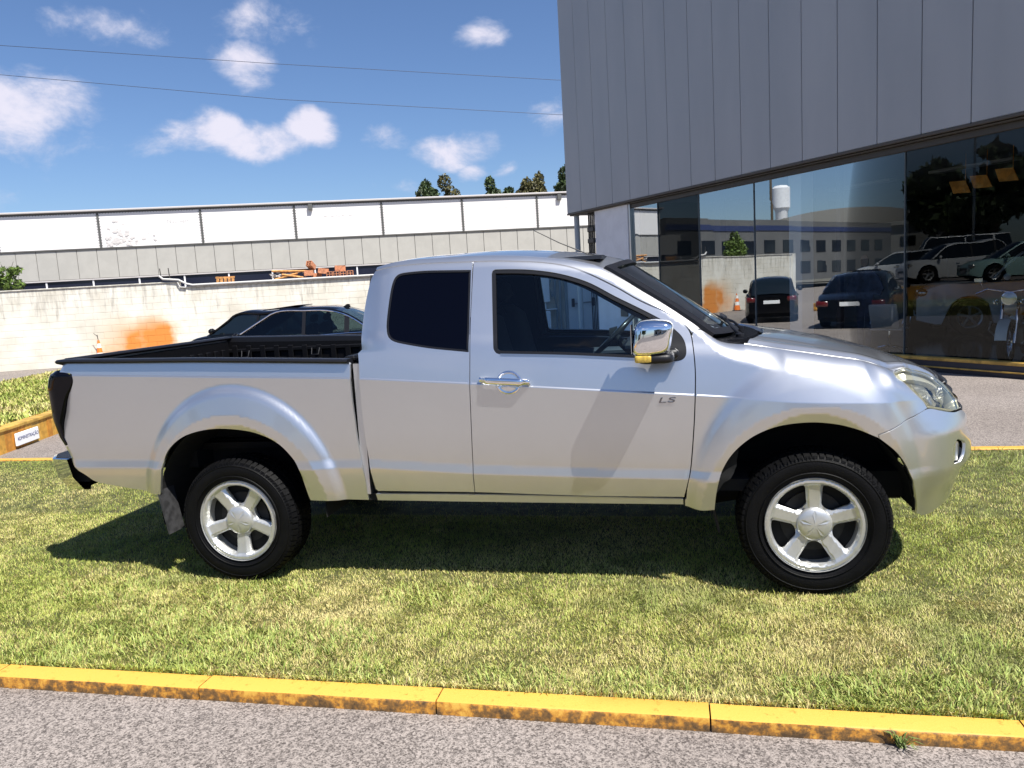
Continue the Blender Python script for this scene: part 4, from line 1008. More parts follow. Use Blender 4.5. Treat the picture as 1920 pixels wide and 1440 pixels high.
# longer, darker, coarser tussocks lying across the turf near the road
def coarse_tone(x,y,n):
    r=rng.random(n)[:,None]; return (np.array([.19,.27,.045])*(1-r)+np.array([.42,.45,.13])*r)*(.75+.5*rng.random(n))[:,None]
tx,ty=[],[]
TUFTS=[(-3.15,-1.45,.30,900),(-2.75,-1.70,.28,900),(-2.35,-1.55,.22,600),(-3.5,-1.72,.25,600),(-2.1,-1.80,.2,450),(-1.9,-1.05,.22,500),(-2.9,-1.1,.25,500),(.15,-1.80,.20,600),(-.1,-1.83,.16,400),(-.8,-1.83,.15,300),(-1.3,-1.84,.15,260),(-3.9,-1.1,.25,500),(.8,-1.5,.3,500),(-4.4,1.9,.5,500),(2.6,1.95,.7,700),(.5,-1.72,.2,400)]
for (cx,cy,r,n) in TUFTS:
    a=rng.random(n)*2*np.pi; q=np.sqrt(rng.random(n))*r; tx.append(cx+np.cos(a)*q*1.5); ty.append(cy+np.sin(a)*q*.8)
x=np.concatenate(tx);y=np.concatenate(ty); k=clipmask(x,y); x,y=x[k],y[k]
blades('coarse_grass',None,x,y,np.full(len(x),-.004),np.full(len(x),.046),.0050,.92,coarse_tone)
# ragged fringe creeping over the kerb back edge
x=-4.6+rng.random(3600)*6.6; y=LY0+.004+rng.random(3600)*.02
blades('kerb_grass_fringe',None,x,y,np.full(len(x),-.002),np.full(len(x),.030),.005,.8,lawn_tone)
# small weed at the foot of the kerb
wx,wy=.075,-2.042
n=26; a=rng.random(n)*6.28
me_w=MB()
for i in range(n):
    r=random.uniform(.04,.10); a=random.uniform(0,6.283); tp=Vector((wx+math.cos(a)*r*.8,wy+math.sin(a)*r*.6-.01,-.052+random.uniform(.015,.06))); bs_=Vector((wx+random.uniform(-.012,.012),wy+random.uniform(-.01,.005),-.052)); md=bs_.lerp(tp,.55)+Vector((0,0,.02)); w=Vector((-math.sin(a),math.cos(a),0))*.003
    me_w.add([bs_-w,bs_+w,md+w*.9,md-w*.9,tp],[(0,1,2,3),(3,2,4)])
w=me_w.build('weed',mat('weed_leaf',(.16,.22,.05),.6,var=.5,scale=30)); tag(w,'small green weed sprouting from the foot of the near yellow kerb','weed')

# ------------------------------------------------------------------ showroom building
FD=(-.6021,.7984); FN=(.7984,.6021); FB=(4.05,6.863)
F=frame((FB[0],FB[1],0),FD,FN)       # s along the facade, o into the building
def metal_mat(name,col,metal=.35,rough=.42):
    m,N,L,P=new_mat(name); P.inputs['Metallic'].default_value=metal; P.inputs['Roughness'].default_value=rough
    t=N.new('ShaderNodeTexCoord'); n=N.new('ShaderNodeTexNoise'); n.inputs['Scale'].default_value=1.3; n.inputs['Detail'].default_value=7; mp=N.new('ShaderNodeMapping'); mp.inputs['Scale'].default_value=(1,1,.25); L.new(t.outputs['Object'],mp.inputs[0]); L.new(mp.outputs[0],n.inputs['Vector'])
    r=N.new('ShaderNodeValToRGB'); r.color_ramp.elements[0].position=.3; r.color_ramp.elements[1].position=.7; r.color_ramp.elements[0].color=(*[c*.92 for c in col],1); r.color_ramp.elements[1].color=(*[c*1.05 for c in col],1); L.new(n.outputs['Fac'],r.inputs[0]); L.new(r.outputs[0],P.inputs['Base Color'])
    n2=N.new('ShaderNodeTexNoise'); n2.inputs['Scale'].default_value=.55; n2.inputs['Detail'].default_value=1; L.new(t.outputs['Object'],n2.inputs['Vector']); bb=N.new('ShaderNodeBump'); bb.inputs['Strength'].default_value=.5; bb.inputs['Distance'].default_value=.03; L.new(n2.outputs['Fac'],bb.inputs['Height']); L.new(bb.outputs[0],P.inputs['Normal'])
    rg=N.new('ShaderNodeMath'); rg.operation='MULTIPLY_ADD'; rg.inputs[1].default_value=.25; rg.inputs[2].default_value=rough-.12; L.new(n.outputs['Fac'],rg.inputs[0]); L.new(rg.outputs[0],P.inputs['Roughness'])
    return m
CLAD=metal_mat('grey_cladding',(.385,.392,.405),.12,.5)
CLADS=metal_mat('grey_cladding_edge',(.18,.18,.20))
FRAMEM=mat('dark_window_frame',(.05,.045,.04),.5)
BROWN=mat('soffit_trim',(.09,.078,.065),.5,metal=.3)
WHITEW=mat('white_render',(.80,.80,.82),.75,var=.06,scale=3)
NAVY=mat('navy_base',(.02,.022,.035),.5)
SB=thing('showroom_building','showroom with tall grey metal fascia above a long glass front','building',(0,0,0))
# fascia panels
edges=[12.374,11.93,11.493,10.971,10.401,9.881,9.247,8.593,7.909,7.213,6.484,5.749,5.007,4.242,3.476,2.708,1.938,1.176,.422]
sp=[12.374-.77*i for i in range(17)]; sp[-1]=-.35  # facade cut short just out of view, keeping its shadow off the pavement
for i in range(len(sp)-1):
    a,b_=sp[i+1],sp[i]
    m=MB(); m.rbox(a+.006,b_-.006,-.0,.05,3.475,11.0,.012,fr=F)
    m.build('fascia_panel',CLAD,SB)
m=MB(); m.box(sp[-1],12.33,.055,.30,3.45,10.98,fr=F); m.box(sp[-1],12.33,.30,16,10.9,10.98,fr=F); m.build('fascia_core',DARK,SB)
m=MB(); m.box(12.332,12.374,.056,16,3.475,11.0,fr=F); m.build('fascia_side',CLADS,SB)
m=MB(); m.rbox(sp[-1],12.374,-.012,.055,3.43,3.475,.006,fr=F); m.build('fascia_trim',BROWN,SB)
m=MB(); m.box(sp[-1],12.33,.055,.26,3.40,3.42,fr=F); m.box(9.6,12.33,.055,16,3.42,3.45,fr=F); m.build('soffit',BROWN,SB)
m=MB(); m.rbox(sp[-1],9.62,.15,.24,3.30,3.40,.008,fr=F); m.build('window_head',FRAMEM,SB)
m=MB(); m.box(-.34,9.52,.16,.24,-.02,.06,fr=F); wb=m.build('window_base',NAVY,SB)
m=MB(); m.rbox(-.34,9.52,.02,.16,.075,.125,.006,fr=F); m.build('yellow_edge_strip',YEL,SB)
m=MB(); m.box(-.34,9.52,.03,.16,-.095,.075,fr=F); m.build('plinth',NAVY,SB)
m=MB(); m.rbox(-.34,9.52,-.01,.03,-.03,-.01,.003,fr=F); m.build('yellow_edge_strip',YEL,SB)
GLASSF=glass_mat('showroom_glass',(.60,.66,.69),.42,.0,1.52,(.93,.98,1),.012)
pj_=[9.50,8.45,6.98,5.31,1.99,-.34]
for i in range(len(pj_)-1):
    a,b_=pj_[i+1],pj_[i]
    m=MB(); tl=random.uniform(-.0025,.0025); m.add([F(a+.006,.19+tl,.13),F(b_-.006,.19,.13),F(b_-.006,.19+tl*.6,3.31),F(a+.006,.19,3.31)],[(0,1,2,3)])
    m.build('glass_pane',GLASSF,SB)
    if i: 
        m=MB(); m.box(b_-.005,b_+.005,.17,.21,.12,3.31,fr=F); m.build('pane_joint',mat('silicone_joint',(.10,.12,.13),.5) if 'silicone_joint' not in MATS else MATS['silicone_joint'],SB)
m=MB(); m.rbox(9.50,9.58,.12,.26,-.1,3.40,.006,fr=F); m.build('window_jamb',DCHROME,SB)
m=MB(); m.box(9.58,11.10,.10,.45,-.1,3.42,fr=F); m.box(10.57,10.97,.45,9,-.1,3.42,fr=F); m.build('end_wall',WHITEW,SB)
m=MB(); m.rbox(9.70,10.0,.07,.10,.65,.9,.004,fr=F); m.build('meter_box',FRAMEM,SB)
m=MB(); m.lathe([(0,.075),(3.52,.075)],16,F(12.16,.17,-.1),'z'); m.build('corner_column',mat('column_grey',(.38,.42,.44),.5),SB,smooth=True)
m=MB()
for k in range(4): m.tube([F(11.34+k*.08,.2,-.1),F(11.35+k*.08,.2,1.9+.2*k),F(11.30+k*.09,.2,3.42)],.025,6)
for z in (2.6,2.1,2.9): m.rbox(11.28,11.58,.14,.24,z,z+.12,.01,fr=F)
m.build('cable_conduit',FRAMEM,SB)
# interior
INT=mat('interior_wall',(.10,.105,.115),.8); FLO=mat('interior_floor',(.045,.045,.048),.12,var=.2,scale=2); CEI=mat('interior_ceiling',(.14,.14,.15),.8)
m=MB(); m.box(-.34,9.6,.25,12,-.09,.0,fr=F); m.build('interior_floor',FLO,SB)
m=MB(); m.box(-.34,9.6,.26,12,3.42,3.44,fr=F); m.build('interior_ceiling',CEI,SB)
m=MB(); m.box(-.34,9.6,11.9,12,.0,3.42,fr=F); m.box(9.5,9.58,.46,12,.0,3.42,fr=F); m.box(-.38,-.34,.2,12,-.1,3.42,fr=F); m.build('interior_wall',INT,SB)  # last box: unseen right end wall, added to keep the sun out
COLM=mat('column_blue_grey',(.70,.78,.86),.5); COLD=mat('column_dark',(.02,.022,.04),.5)
for (s,o,w,mm) in ((4.86,.95,.16,COLM),(7.25,1.0,.09,COLD),(3.97,1.0,.05,COLD),(1.3,3.,.12,COLD)):
    m=MB(); m.rbox(s-w,s+w,o-w,o+w,0,3.42,.01,fr=F); m.build('interior_column',mm,SB)
m=MB(); m.box(6.4,9.4,6,6.05,0,2.6,fr=F); m.box(2.5,4.5,8,8.05,1.2,2.6,fr=F); m.build('partition_panel',mat('partition_white',(.30,.31,.33),.7),SB)
m=MB()
for q in range(4): m.rbox(8.5-q*2.6-.6,9-q*2.6+.6,4.,4.3,3.36,3.42,.01,fr=F)
m.build('ceiling_fixture',mat('fixture_white',(.35,.35,.36),.5),SB)
# things inside the showroom
pm=[mat('poster_blue',(.05,.09,.22),.6),mat('poster_red',(.32,.07,.06),.6),mat('poster_white',(.45,.45,.46),.6)]
for (s,z,w,hh,mi,lb) in ((7.94,3.02,.22,.28,0,'blue framed emblem poster, first from the left in the upper glass'),(7.62,2.62,.20,.26,2,'pale poster with round emblem hanging lowest behind the glass'),(7.18,2.98,.2,.3,1,'faded red arched poster hanging behind the glass'),(6.5,2.98,.2,.26,0,'blue poster hanging just left of the pale column'),(5.31,2.96,.17,.24,2,'small framed poster right of the pale column'),(8.9,2.9,.3,.22,2,'grey picture hanging near the left end of the glass front')):
    t=thing('wall_poster',lb,'poster',F(s,2.,z)); t.rotation_euler=(0,0,math.atan2(FD[1],FD[0]))
    m=MB(); m.rbox(-w,w,-.01,.01,-hh,hh,.004); m.build('poster_board',FRAMEM,t)
    m=MB(); m.box(-w*.86,w*.86,-.014,-.0105,-hh*.88,hh*.88); m.build('poster_print',pm[mi],t)
    m=MB(); m.lathe([(-.018,.0),(-.018,w*.55),(-.0145,w*.55)],20,(0,0,0),'y'); m.lathe([(-.021,.0),(-.021,w*.3),(-.0185,w*.3)],20,(0,0,0),'y'); m.build('emblem',pm[2] if mi!=2 else pm[0],t)
OR=mat('orange_pennant',(.85,.35,.05),.6,var=.3,scale=8)
for (s,z,nm) in ((2.68,2.86,'leftmost'),(2.30,2.90,'middle'),(1.86,2.95,'rightmost')):
    m=MB(); fr=frame(F(s,2.5,z),(FD[0],FD[1]),(FN[0],FN[1])); m.prism([(-.20,-.12),(.12,-.10),(.20,.12),(-.10,.10)],-.01,.01,fr=fr,plane='xz'); m.tube([fr(-.10,0,.10),fr(-.10,0,3.42-z)],.004,4)
    o=m.build('pennant',OR); tag(o,nm+' of three orange pennants hanging inside behind the right panes','pennant','orange pennants')
# motorcycle, seen from the front
MC=thing('motorcycle','pale cruiser motorcycle with round chrome headlamp standing inside the right pane','motorcycle',F(.85,1.25,.0)); MC.rotation_euler=(0,0,math.atan2(-FN[1],-FN[0])+.35)
# local x forward (towards the glass)
PAINT_M=mat('motorcycle_paint',(.55,.62,.62),.25,coat=1)
def wheel_small(par,x,r,w):
    m=MB(); m.lathe([(-w*.5,r*.72),(-w*.5,r*.9),(-w*.25,r),(w*.25,r),(w*.5,r*.9),(w*.5,r*.72)],32,(x,0,r),'y'); t=m.build('tyre',RUBBER,par,smooth=50)
    m=MB(); m.lathe([(-w*.35,r*.72),(-w*.2,r*.68),(w*.2,r*.68),(w*.35,r*.72)],32,(x,0,r),'y'); m.lathe([(-.05,0),(-.05,.04),(.05,.04),(.05,0)],12,(x,0,r),'y')
    for k in range(12): a=k*math.pi/6; m.tube([(x,(-1)**k*.03,r),(x+math.cos(a)*r*.69,0,r+math.sin(a)*r*.69)],.004,4)
    m.build('wheel_rim',CHROME,par,smooth=True)
wheel_small(MC,.75,.33,.12); wheel_small(MC,-.75,.32,.15)
m=MB()
for s in (-1,1): m.tube([(.75,s*.10,.33),(.50,s*.10,.95)],.022,8)
m.build('front_fork',CHROME,MC,smooth=True)
m=MB(); m.lathe([(-.07,.345),(-.075,.36),(0,.375),(.075,.36),(.07,.345)],20,(.75,0,.33),'y',a0=.2,a1=2.9); m.build('front_fender',PAINT_M,MC,smooth=True)
m=MB(); m.lathe([(-.08,.35),(0,.385),(.08,.35)],20,(-.75,0,.33),'y',a0=.2,a1=3.0); m.build('rear_fender',PAINT_M,MC,smooth=True)
m=MB(); m.lathe([(-.12,.02),(-.08,.07),(0,.095),(.03,.10),(.035,.085)],24,(.62,0,.98),'x'); hlm=m.build('headlamp',CHROME,MC,smooth=50)
m=MB(); m.lathe([(.038,.085),(.052,.04),(.055,.0)],20,(.62,0,.98),'x'); m.build('headlamp_lens',REFLECT,hlm,smooth=True)
for s in (-1,1):
    m=MB(); m.lathe([(-.05,.01),(0,.04),(.015,.035)],14,(.62,s*.17,.93),'x'); m.build('spot_lamp',CHROME,MC,smooth=True)
m=MB(); m.tube([(.38,-.48,1.05),(.50,-.30,1.12),(.50,0,1.06),(.50,.30,1.12),(.38,.48,1.05)],.014,8)
for s in (-1,1): m.tube([(.45,s*.36,1.1),(.46,s*.42,1.24)],.006,5); m.rbox(.44,.46,min(s*.38,s*.50),max(s*.38,s*.50),1.22,1.29,.01)
m.build('handlebar',CHROME,MC,smooth=True)
m=MB(); m.rbox(-.05,.42,-.16,.16,.72,.92,.07); m.rbox(-.3,.35,-.05,.05,.55,.72,.03); m.build('fuel_tank',PAINT_M,MC,smooth=50)
m=MB(); m.rbox(-.62,-.05,-.15,.15,.62,.74,.05); m.build('saddle',FABRIC,MC,smooth=50)
m=MB(); m.rbox(-.2,.3,-.14,.14,.25,.55,.04); m.lathe([(-.2,.07),(.2,.07)],14,(.1,0,.45),'y'); m.tube([(.2,-.2,.35),(-.9,-.22,.28)],.04,8)
for s in (-1,1): m.tube([(.35,s*.12,.28),(.42,s*.30,.50),(.30,s*.30,.62)],.014,6)
m.build('engine',DCHROME,MC,smooth=True)
# lounge chair on a chrome star base
CH=thing('lounge_chair','chrome based lounge chair standing on the showroom floor left of the motorcycle','chair',F(3.3,1.5,.0)); CH.rotation_euler=(0,0,2.6)
m=MB()
for k in range(5): a=k*2*math.pi/5; m.tube([(0,0,.10),(math.cos(a)*.32,math.sin(a)*.32,.03)],.016,6)
m.tube([(0,0,.08),(0,0,.38)],.02,8); m.build('star_base',CHROME,CH,smooth=True)
m=MB(); m.rbox(-.27,.27,-.25,.25,.38,.42,.02); m.build('seat',mat('chair_white',(.55,.56,.57),.5),CH,smooth=True)
m=MB(); m.rbox(-.24,.24,-.02,.02,0,.45,.02,fr=lambda x,y,z:(x,.25+y+z*.35,.42+z)); m.build('backrest',MATS['chair_white'],CH,smooth=True)
for s in (-1,1): m=MB(); m.tube([(s*.28,-.15,.40),(s*.30,-.2,.62),(s*.30,.12,.64),(s*.27,.2,.5)],.012,6); m.build('armrest',CHROME,CH,smooth=True)
# cut-out figure standing inside
ST=thing('display_standee','life size cardboard cut-out of a driver in a dark racing suit behind the glass','standee',F(3.68,1.3,0)); ST.rotation_euler=(0,0,math.atan2(FD[1],FD[0]))
body=[(-.14,0),(-.16,.42),(-.17,.85),(-.20,1.05),(-.34,1.02),(-.42,1.15),(-.30,1.38),(-.20,1.47),(-.07,1.52),(-.07,1.56),(.07,1.56),(.07,1.52),(.20,1.47),(.30,1.38),(.42,1.15),(.34,1.02),(.20,1.05),(.17,.85),(.16,.42),(.14,0),(.03,0),(.01,.70),(-.01,.70),(-.03,0)]
m=MB(); m.prism(body,-.008,.008,plane='xz'); m.build('suit_print',mat('suit_print',(.05,.07,.12),.6,var=.5,scale=5),ST)
m=MB(); m.prism([(.085*math.cos(a),1.66+.115*math.sin(a)) for a in np.linspace(0,2*math.pi,18,endpoint=False)],-.008,.008,plane='xz'); m.build('head_print',mat('face_print',(.22,.15,.12),.6),ST)
for (a,b_,c,d_) in ((-.15,.15,1.15,1.28),(-.10,.10,.45,.95)): m=MB(); m.box(a,b_,-.0125,-.0085,c,d_); m.build('suit_patch',mat('suit_patch',(.25,.28,.33),.6),ST)
m=MB(); m.rbox(-.3,.3,-.15,.15,0,.03,.01); m.build('base_plate',FRAMEM,ST)

# ------------------------------------------------------------------ boundary wall of painted blocks
LD=(.9283,.3718); LN=(-.3718,.9283); W0=(-20.5903,14.5155)
Wf=frame((W0[0],W0[1],0),LD,LN)
def wall_mat():
    m,N,L,P=new_mat('stained_white_block'); P.inputs['Roughness'].default_value=.85
    g=N.new('ShaderNodeNewGeometry'); sx=N.new('ShaderNodeSeparateXYZ'); L.new(g.outputs['Position'],sx.inputs[0])
    def MT(op,a,b=None,c=None,cl=False):
        n=N.new('ShaderNodeMath'); n.operation=op; n.use_clamp=cl
        for i,v in enumerate((a,b,c)):
            if v is None: continue
            if hasattr(v,'is_linked'): L.new(v,n.inputs[i])
            else: n.inputs[i].default_value=v
        return n.outputs[0]
    # distance along the wall
    s=MT('ADD',MT('MULTIPLY',MT('SUBTRACT',sx.outputs[0],W0[0]),LD[0]),MT('MULTIPLY',MT('SUBTRACT',sx.outputs[1],W0[1]),LD[1])); z=sx.outputs[2]
    cb=N.new('ShaderNodeCombineXYZ'); L.new(s,cb.inputs[0]); L.new(MT('MULTIPLY',z,.13),cb.inputs[1])
    n1=N.new('ShaderNodeTexNoise'); n1.inputs['Scale'].default_value=7; n1.inputs['Detail'].default_value=7; n1.inputs['Roughness'].default_value=.65; L.new(cb.outputs[0],n1.inputs['Vector'])
    n2=N.new('ShaderNodeTexNoise'); n2.inputs['Scale'].default_value=1.6; n2.inputs['Detail'].default_value=8; L.new(g.outputs['Position'],n2.inputs['Vector'])
    # streaks run down from the coping
    top=N.new('ShaderNodeMapRange'); top.inputs['From Min'].default_value=1.2; top.inputs['From Max'].default_value=2.35; L.new(z,top.inputs[0])
    st=MT('MULTIPLY',MT('SUBTRACT',MT('ADD',n1.outputs['Fac'],MT('MULTIPLY',top.outputs[0],.16)),.60),6.,None,True)
    base=N.new('ShaderNodeValToRGB'); base.color_ramp.elements[0].position=.3; base.color_ramp.elements[1].position=.7; base.color_ramp.elements[0].color=(.60,.56,.47,1); base.color_ramp.elements[1].color=(.78,.75,.67,1); L.new(n2.outputs['Fac'],base.inputs[0])
    m1=N.new('ShaderNodeMix'); m1.data_type='RGBA'; L.new(MT('MULTIPLY',st,.58),m1.inputs[0]); L.new(base.outputs[0],m1.inputs[6]); m1.inputs[7].default_value=(.25,.225,.19,1)
    # rust stain, sharper on the right, fading to the left
    def SM(x,a,b):
        q=N.new('ShaderNodeMapRange'); q.interpolation_type='SMOOTHSTEP'; q.inputs['From Min'].default_value=a; q.inputs['From Max'].default_value=b; L.new(x,q.inputs[0]); return q.outputs[0]
    jit=MT('MULTIPLY',MT('SUBTRACT',n2.outputs['Fac'],.5),1.5); sj=MT('ADD',s,jit); zj=MT('ADD',z,MT('MULTIPLY',jit,.5))
    rv=MT('MULTIPLY',MT('MULTIPLY',SM(sj,5.6,4.8),SM(sj,2.2,4.7)),MT('MULTIPLY',SM(zj,1.60,.70),MT('ADD',.62,MT('MULTIPLY',n2.outputs['Fac'],.6))))
    ru=N.new('ShaderNodeMapRange'); L.new(rv,ru.inputs[0])
    rc=N.new('ShaderNodeValToRGB'); e=rc.color_ramp.elements; e[0].position=0; e[0].color=(.66,.46,.20,1); e[1].position=.8; e[1].color=(.66,.24,.045,1); L.new(ru.outputs[0],rc.inputs[0])
    m2=N.new('ShaderNodeMix'); m2.data_type='RGBA'; L.new(MT('MULTIPLY',ru.outputs[0],1.3,None,True),m2.inputs[0]); L.new(m1.outputs[2],m2.inputs[6]); L.new(rc.outputs[0],m2.inputs[7])
    L.new(m2.outputs[2],P.inputs['Base Color'])
    b=N.new('ShaderNodeBump'); b.inputs['Strength'].default_value=.4; b.inputs['Distance'].default_value=.01; L.new(n2.outputs['Fac'],b.inputs['Height']); L.new(b.outputs[0],P.inputs['Normal'])
    return m
WALLM=wall_mat(); MORT=mat('wall_mortar',(.50,.47,.41),.9,var=.2,scale=6)
BW=thing('boundary_wall','long whitewashed block wall with grey streaks and an orange rust stain behind the truck','wall',(0,0,0))
m=MB(); m.box(-2.2,24.,.012,.2,-.11,2.12,fr=Wf); m.box(-2.2,5.40,.012,.2,2.12,2.29,fr=Wf); m.build('wall_core',WALLM,BW)
BH=.2005; BL=.50
proto=None; rest=MB(); cnt=0
cells=[]
for r in range(12):
    z0=-.10+r*BH
    s=-2.2+(r%2)*BL*.5-.25
    while s<24:
        top=2.29 if s+BL<=5.41 else 2.12
        if z0+BH<=top+.03: cells.append((s,z0))
        elif z0<2.2 and s+BL<=5.41 and z0+BH<=2.32: cells.append((s,z0))
        s+=BL
cells.sort(key=lambda c:(not(-1.2<c[0]<6.2), abs(c[0]-2.5)))
bm_=MB(); bm_.rbox(.003,BL-.003,0,.02,.0025,BH-.0025,.006)
base_me=None
for (s,z0) in cells:
    if cnt<290:
        if base_me is None:
            o=bm_.build('block',WALLM,BW); base_me=o.data
        else:
            o=bpy.data.objects.new('block',base_me); COL.objects.link(o); o.parent=BW
        o.matrix_world=Matrix.Translation(Wf(s,.002+random.uniform(-.001,.001),z0))@Matrix.Rotation(math.atan2(LD[1],LD[0]),4,'Z'); cnt+=1
    else: rest.rbox(s+.004,s+BL-.004,.002,.0121,z0+.003,z0+BH-.003,.004,fr=Wf)
o=rest.build('block_courses',WALLM,BW); o['kind']='stuff'
m=MB(); m.rbox(-2.45,-2.2,-.06,.26,-.10,2.33,.01,fr=Wf); m.build('end_pier',WALLM,BW)
m=MB(); m.rbox(-2.45,5.46,-.03,.23,2.29,2.33,.01,fr=Wf); m.rbox(5.40,24.,-.03,.23,2.12,2.16,.01,fr=Wf); m.build('coping',mat('coping_concrete',(.52,.49,.43),.85,var=.3,scale=5),BW)
m=MB(); m.tube([Wf(4.85,-.05,2.52),Wf(4.95,-.05,2.42),Wf(5.15,-.06,2.40),Wf(5.40,-.06,2.37),Wf(5.62,-.06,2.24),Wf(5.80,-.06,2.195),Wf(7.,-.06,2.195),Wf(24,-.05,2.19)],.032,8); m.tube([Wf(5.36,-.05,2.30),Wf(5.42,-.05,2.15),Wf(5.6,-.05,2.13)],.02,6); o=m.build('drain_pipe',mat('pipe_grey',(.55,.54,.52),.6),smooth=True); tag(o,'grey pipe running along the wall coping and bending down at the step','pipe')
m=MB(); m.tube([Wf(4.90,-.02,2.33),Wf(4.88,-.02,2.75)],.015,6); m.tube([Wf(5.15,-.02,2.33),Wf(5.13,-.02,2.75)],.015,6); o=m.build('vent_stub',FRAMEM); tag(o,'pair of thin dark rods standing on the wall top beside the pipe bend','rods')
# cone at the foot of the wall
CN=thing('traffic_cone','orange and white traffic cone at the foot of the stained wall','traffic cone',Wf(2.95,-.25,-.10))
m=MB(); m.rbox(-.19,.19,-.19,.19,0,.035,.01); m.build('cone_base',mat('cone_rubber',(.05,.05,.05),.8),CN)
CO=mat('cone_orange',(.80,.20,.03),.5); CW=mat('cone_white',(.8,.8,.78),.5)
for (z0,z1,mm) in ((.035,.25,CO),(.25,.40,CW),(.40,.55,CO),(.55,.68,CW),(.68,.78,CO)):
    rr=lambda z:.14-.11*(z/.78); m=MB(); m.lathe([(z0,rr(z0)),(z1,rr(z1))],20,(0,0,0),'z'); m.build('cone_band',mm,CN,smooth=True)
m=MB(); m.tube([(0,0,.75),(-.02,0,.95)],.012,5); m.tube([(0,0,.88),(-.14,0,1.0)],.008,5); m.build('stick',FRAMEM,CN)
# terrace behind the wall
m=MB(); m.box(-2.2,60,.2,60,-.09,1.98,fr=Wf); o=m.build('terrace',TERR); o['kind']='structure'
# pallets, hollow bricks, debris on the terrace edge
TERRA=mat('terracotta',(.55,.23,.12),.85,var=.35,scale=20); WOODP=mat('pallet_wood',(.62,.30,.10),.8,var=.4,scale=12)
PL=thing('pallet','orange-brown wooden pallet leaning on the wall top left of the brick heap','pallet',(0,0,0))
for k in range(5):
    m=MB(); m.box(6.45+k*.115,6.53+k*.115,.28,.31,2.13,2.42-.01*k,fr=Wf); m.build('slat',WOODP,PL)
for z in (2.18,2.36): m=MB(); m.box(6.42,7.0,.32,.37,z,z+.05,fr=Wf); m.build('rail',WOODP,PL)
def hollow_brick(parent,s,o,z,l,rot=0.,tilt=0.):
    m=MB(); w,h=.19,.17
    M_=Matrix.Rotation(math.atan2(LD[1],LD[0])+rot,4,'Z')@Matrix.Rotation(tilt,4,'Y')
    def fr(x,y,zz): v=M_@Vector((x,y,zz)); p=Wf(s,o,z); return (p[0]+v.x,p[1]+v.y,p[2]+v.z)
    t=.018
    for (a,b_) in ((0,t),(w/2-t/2,w/2+t/2),(w-t,w)): m.box(-l/2,l/2,a,b_,0,h,fr)
    for (a,b_) in ((0,t),(h/2-t/2,h/2+t/2),(h-t,h)): m.box(-l/2+.001,l/2-.001,.001,w-.001,a,b_,fr)
    o_=m.build('hollow_brick',TERRA); return o_
k=0
for (s,o,z,l,r,t,lb) in ((9.30,.35,2.30,.30,.2,.0,'hollow red brick lying low in the middle of the heap on the wall'),(9.45,.4,2.55,.32,1.2,.5,'tilted hollow red brick on top of the heap'),(9.75,.35,2.34,.34,.1,.15,'hollow red brick just right of the top one'),(10.05,.35,2.22,.32,1.57,0,'hollow red brick end-on, first of the row right of the heap'),(10.27,.35,2.22,.32,1.57,0,'hollow red brick end-on, second of the row right of the heap'),(10.49,.35,2.22,.32,1.57,0,'hollow red brick end-on, third of the row right of the heap'),(10.71,.35,2.22,.32,1.57,0,'hollow red brick at the right end of the row'),(9.55,.5,2.2,.3,.4,0,'hollow red brick buried at the bottom of the heap'),(10.3,.35,2.40,.34,.1,.05,'hollow red brick laid across the row')):
    tag(hollow_brick(None,s,o,z,l,r,t),lb,'brick','hollow bricks heaped behind the wall')
for i,(s0,z0,s1,z1,lb) in enumerate(((8.15,2.50,9.4,2.44,'long pale timber lying across the rubble heap'),(8.2,2.22,8.95,2.40,'short timber slanting up in the rubble heap'),(8.45,2.38,9.25,2.22,'short timber slanting down in the rubble heap'))):
    m=MB(); m.tube([Wf(s0,.38,z0),Wf(s1,.40,z1)],.035,4); tag(m.build('timber',WOODP),lb,'timber','timbers on the heap')
m=MB(); random.seed(3)
for k in range(26):
    s=random.uniform(8.1,9.3); z=2.02+random.uniform(.0,.42); r=random.uniform(.05,.13); m.rbox(s-r,s+r,.4,.4+r,z,z+r*.7,.02,fr=Wf)
o=m.build('rubble',mat('rubble_white',(.55,.52,.50),.8,col2=(.10,.08,.07),scale=14,thr=(.45,.55))); tag(o,'heap of white and dark rubble under the timbers behind the wall','rubble',kind='stuff')
# bush left, behind the wall
def leaf_cloud(name,m,blobs,nleaf,size,parent=None,seed=1,dark=.5):
    r=np.random.default_rng(seed); P=[];
    wts=np.array([b[3]*b[4]*b[5] for b in blobs])**.67; wts/=wts.sum()
    for b_,w in zip(blobs,wts):
        n=int(nleaf*w); d=r.normal(size=(n,3)); d/=np.linalg.norm(d,axis=1)[:,None]; rad=(.55+.45*r.random(n)**.5)*(1+.18*np.sin(d[:,0]*7+b_[0])*np.cos(d[:,2]*6))
        P.append(np.array(b_[:3])+d*rad[:,None]*np.array(b_[3:6]))
    P=np.concatenate(P); n=len(P)
    a=r.normal(size=(n,3)); a/=np.linalg.norm(a,axis=1)[:,None]; c=r.normal(size=(n,3)); c-=(c*a).sum(1)[:,None]*a; c/=np.linalg.norm(c,axis=1)[:,None]
    s=(size*(.6+.8*r.random(n)))[:,None]
    V=np.stack([P-a*s,P+c*s*.45,P+a*s,P-c*s*.45],1).reshape(-1,3)
    me=bpy.data.meshes.new(name); me.from_pydata(V.tolist(),[],[(4*i,4*i+1,4*i+2,4*i+3) for i in range(n)]); me.materials.append(m)
    o=bpy.data.objects.new(name,me); COL.objects.link(o); o.parent=parent; return o
LEAFY=mat('leaf_yellow_green',(.13,.20,.035),.55,var=.6,scale=3,coord='Object')
LEAFD=mat('leaf_dark_green',(.055,.085,.025),.6,var=.55,scale=1.1)
LEAFE=mat('leaf_olive',(.11,.10,.035),.6,var=.5,scale=1.1)
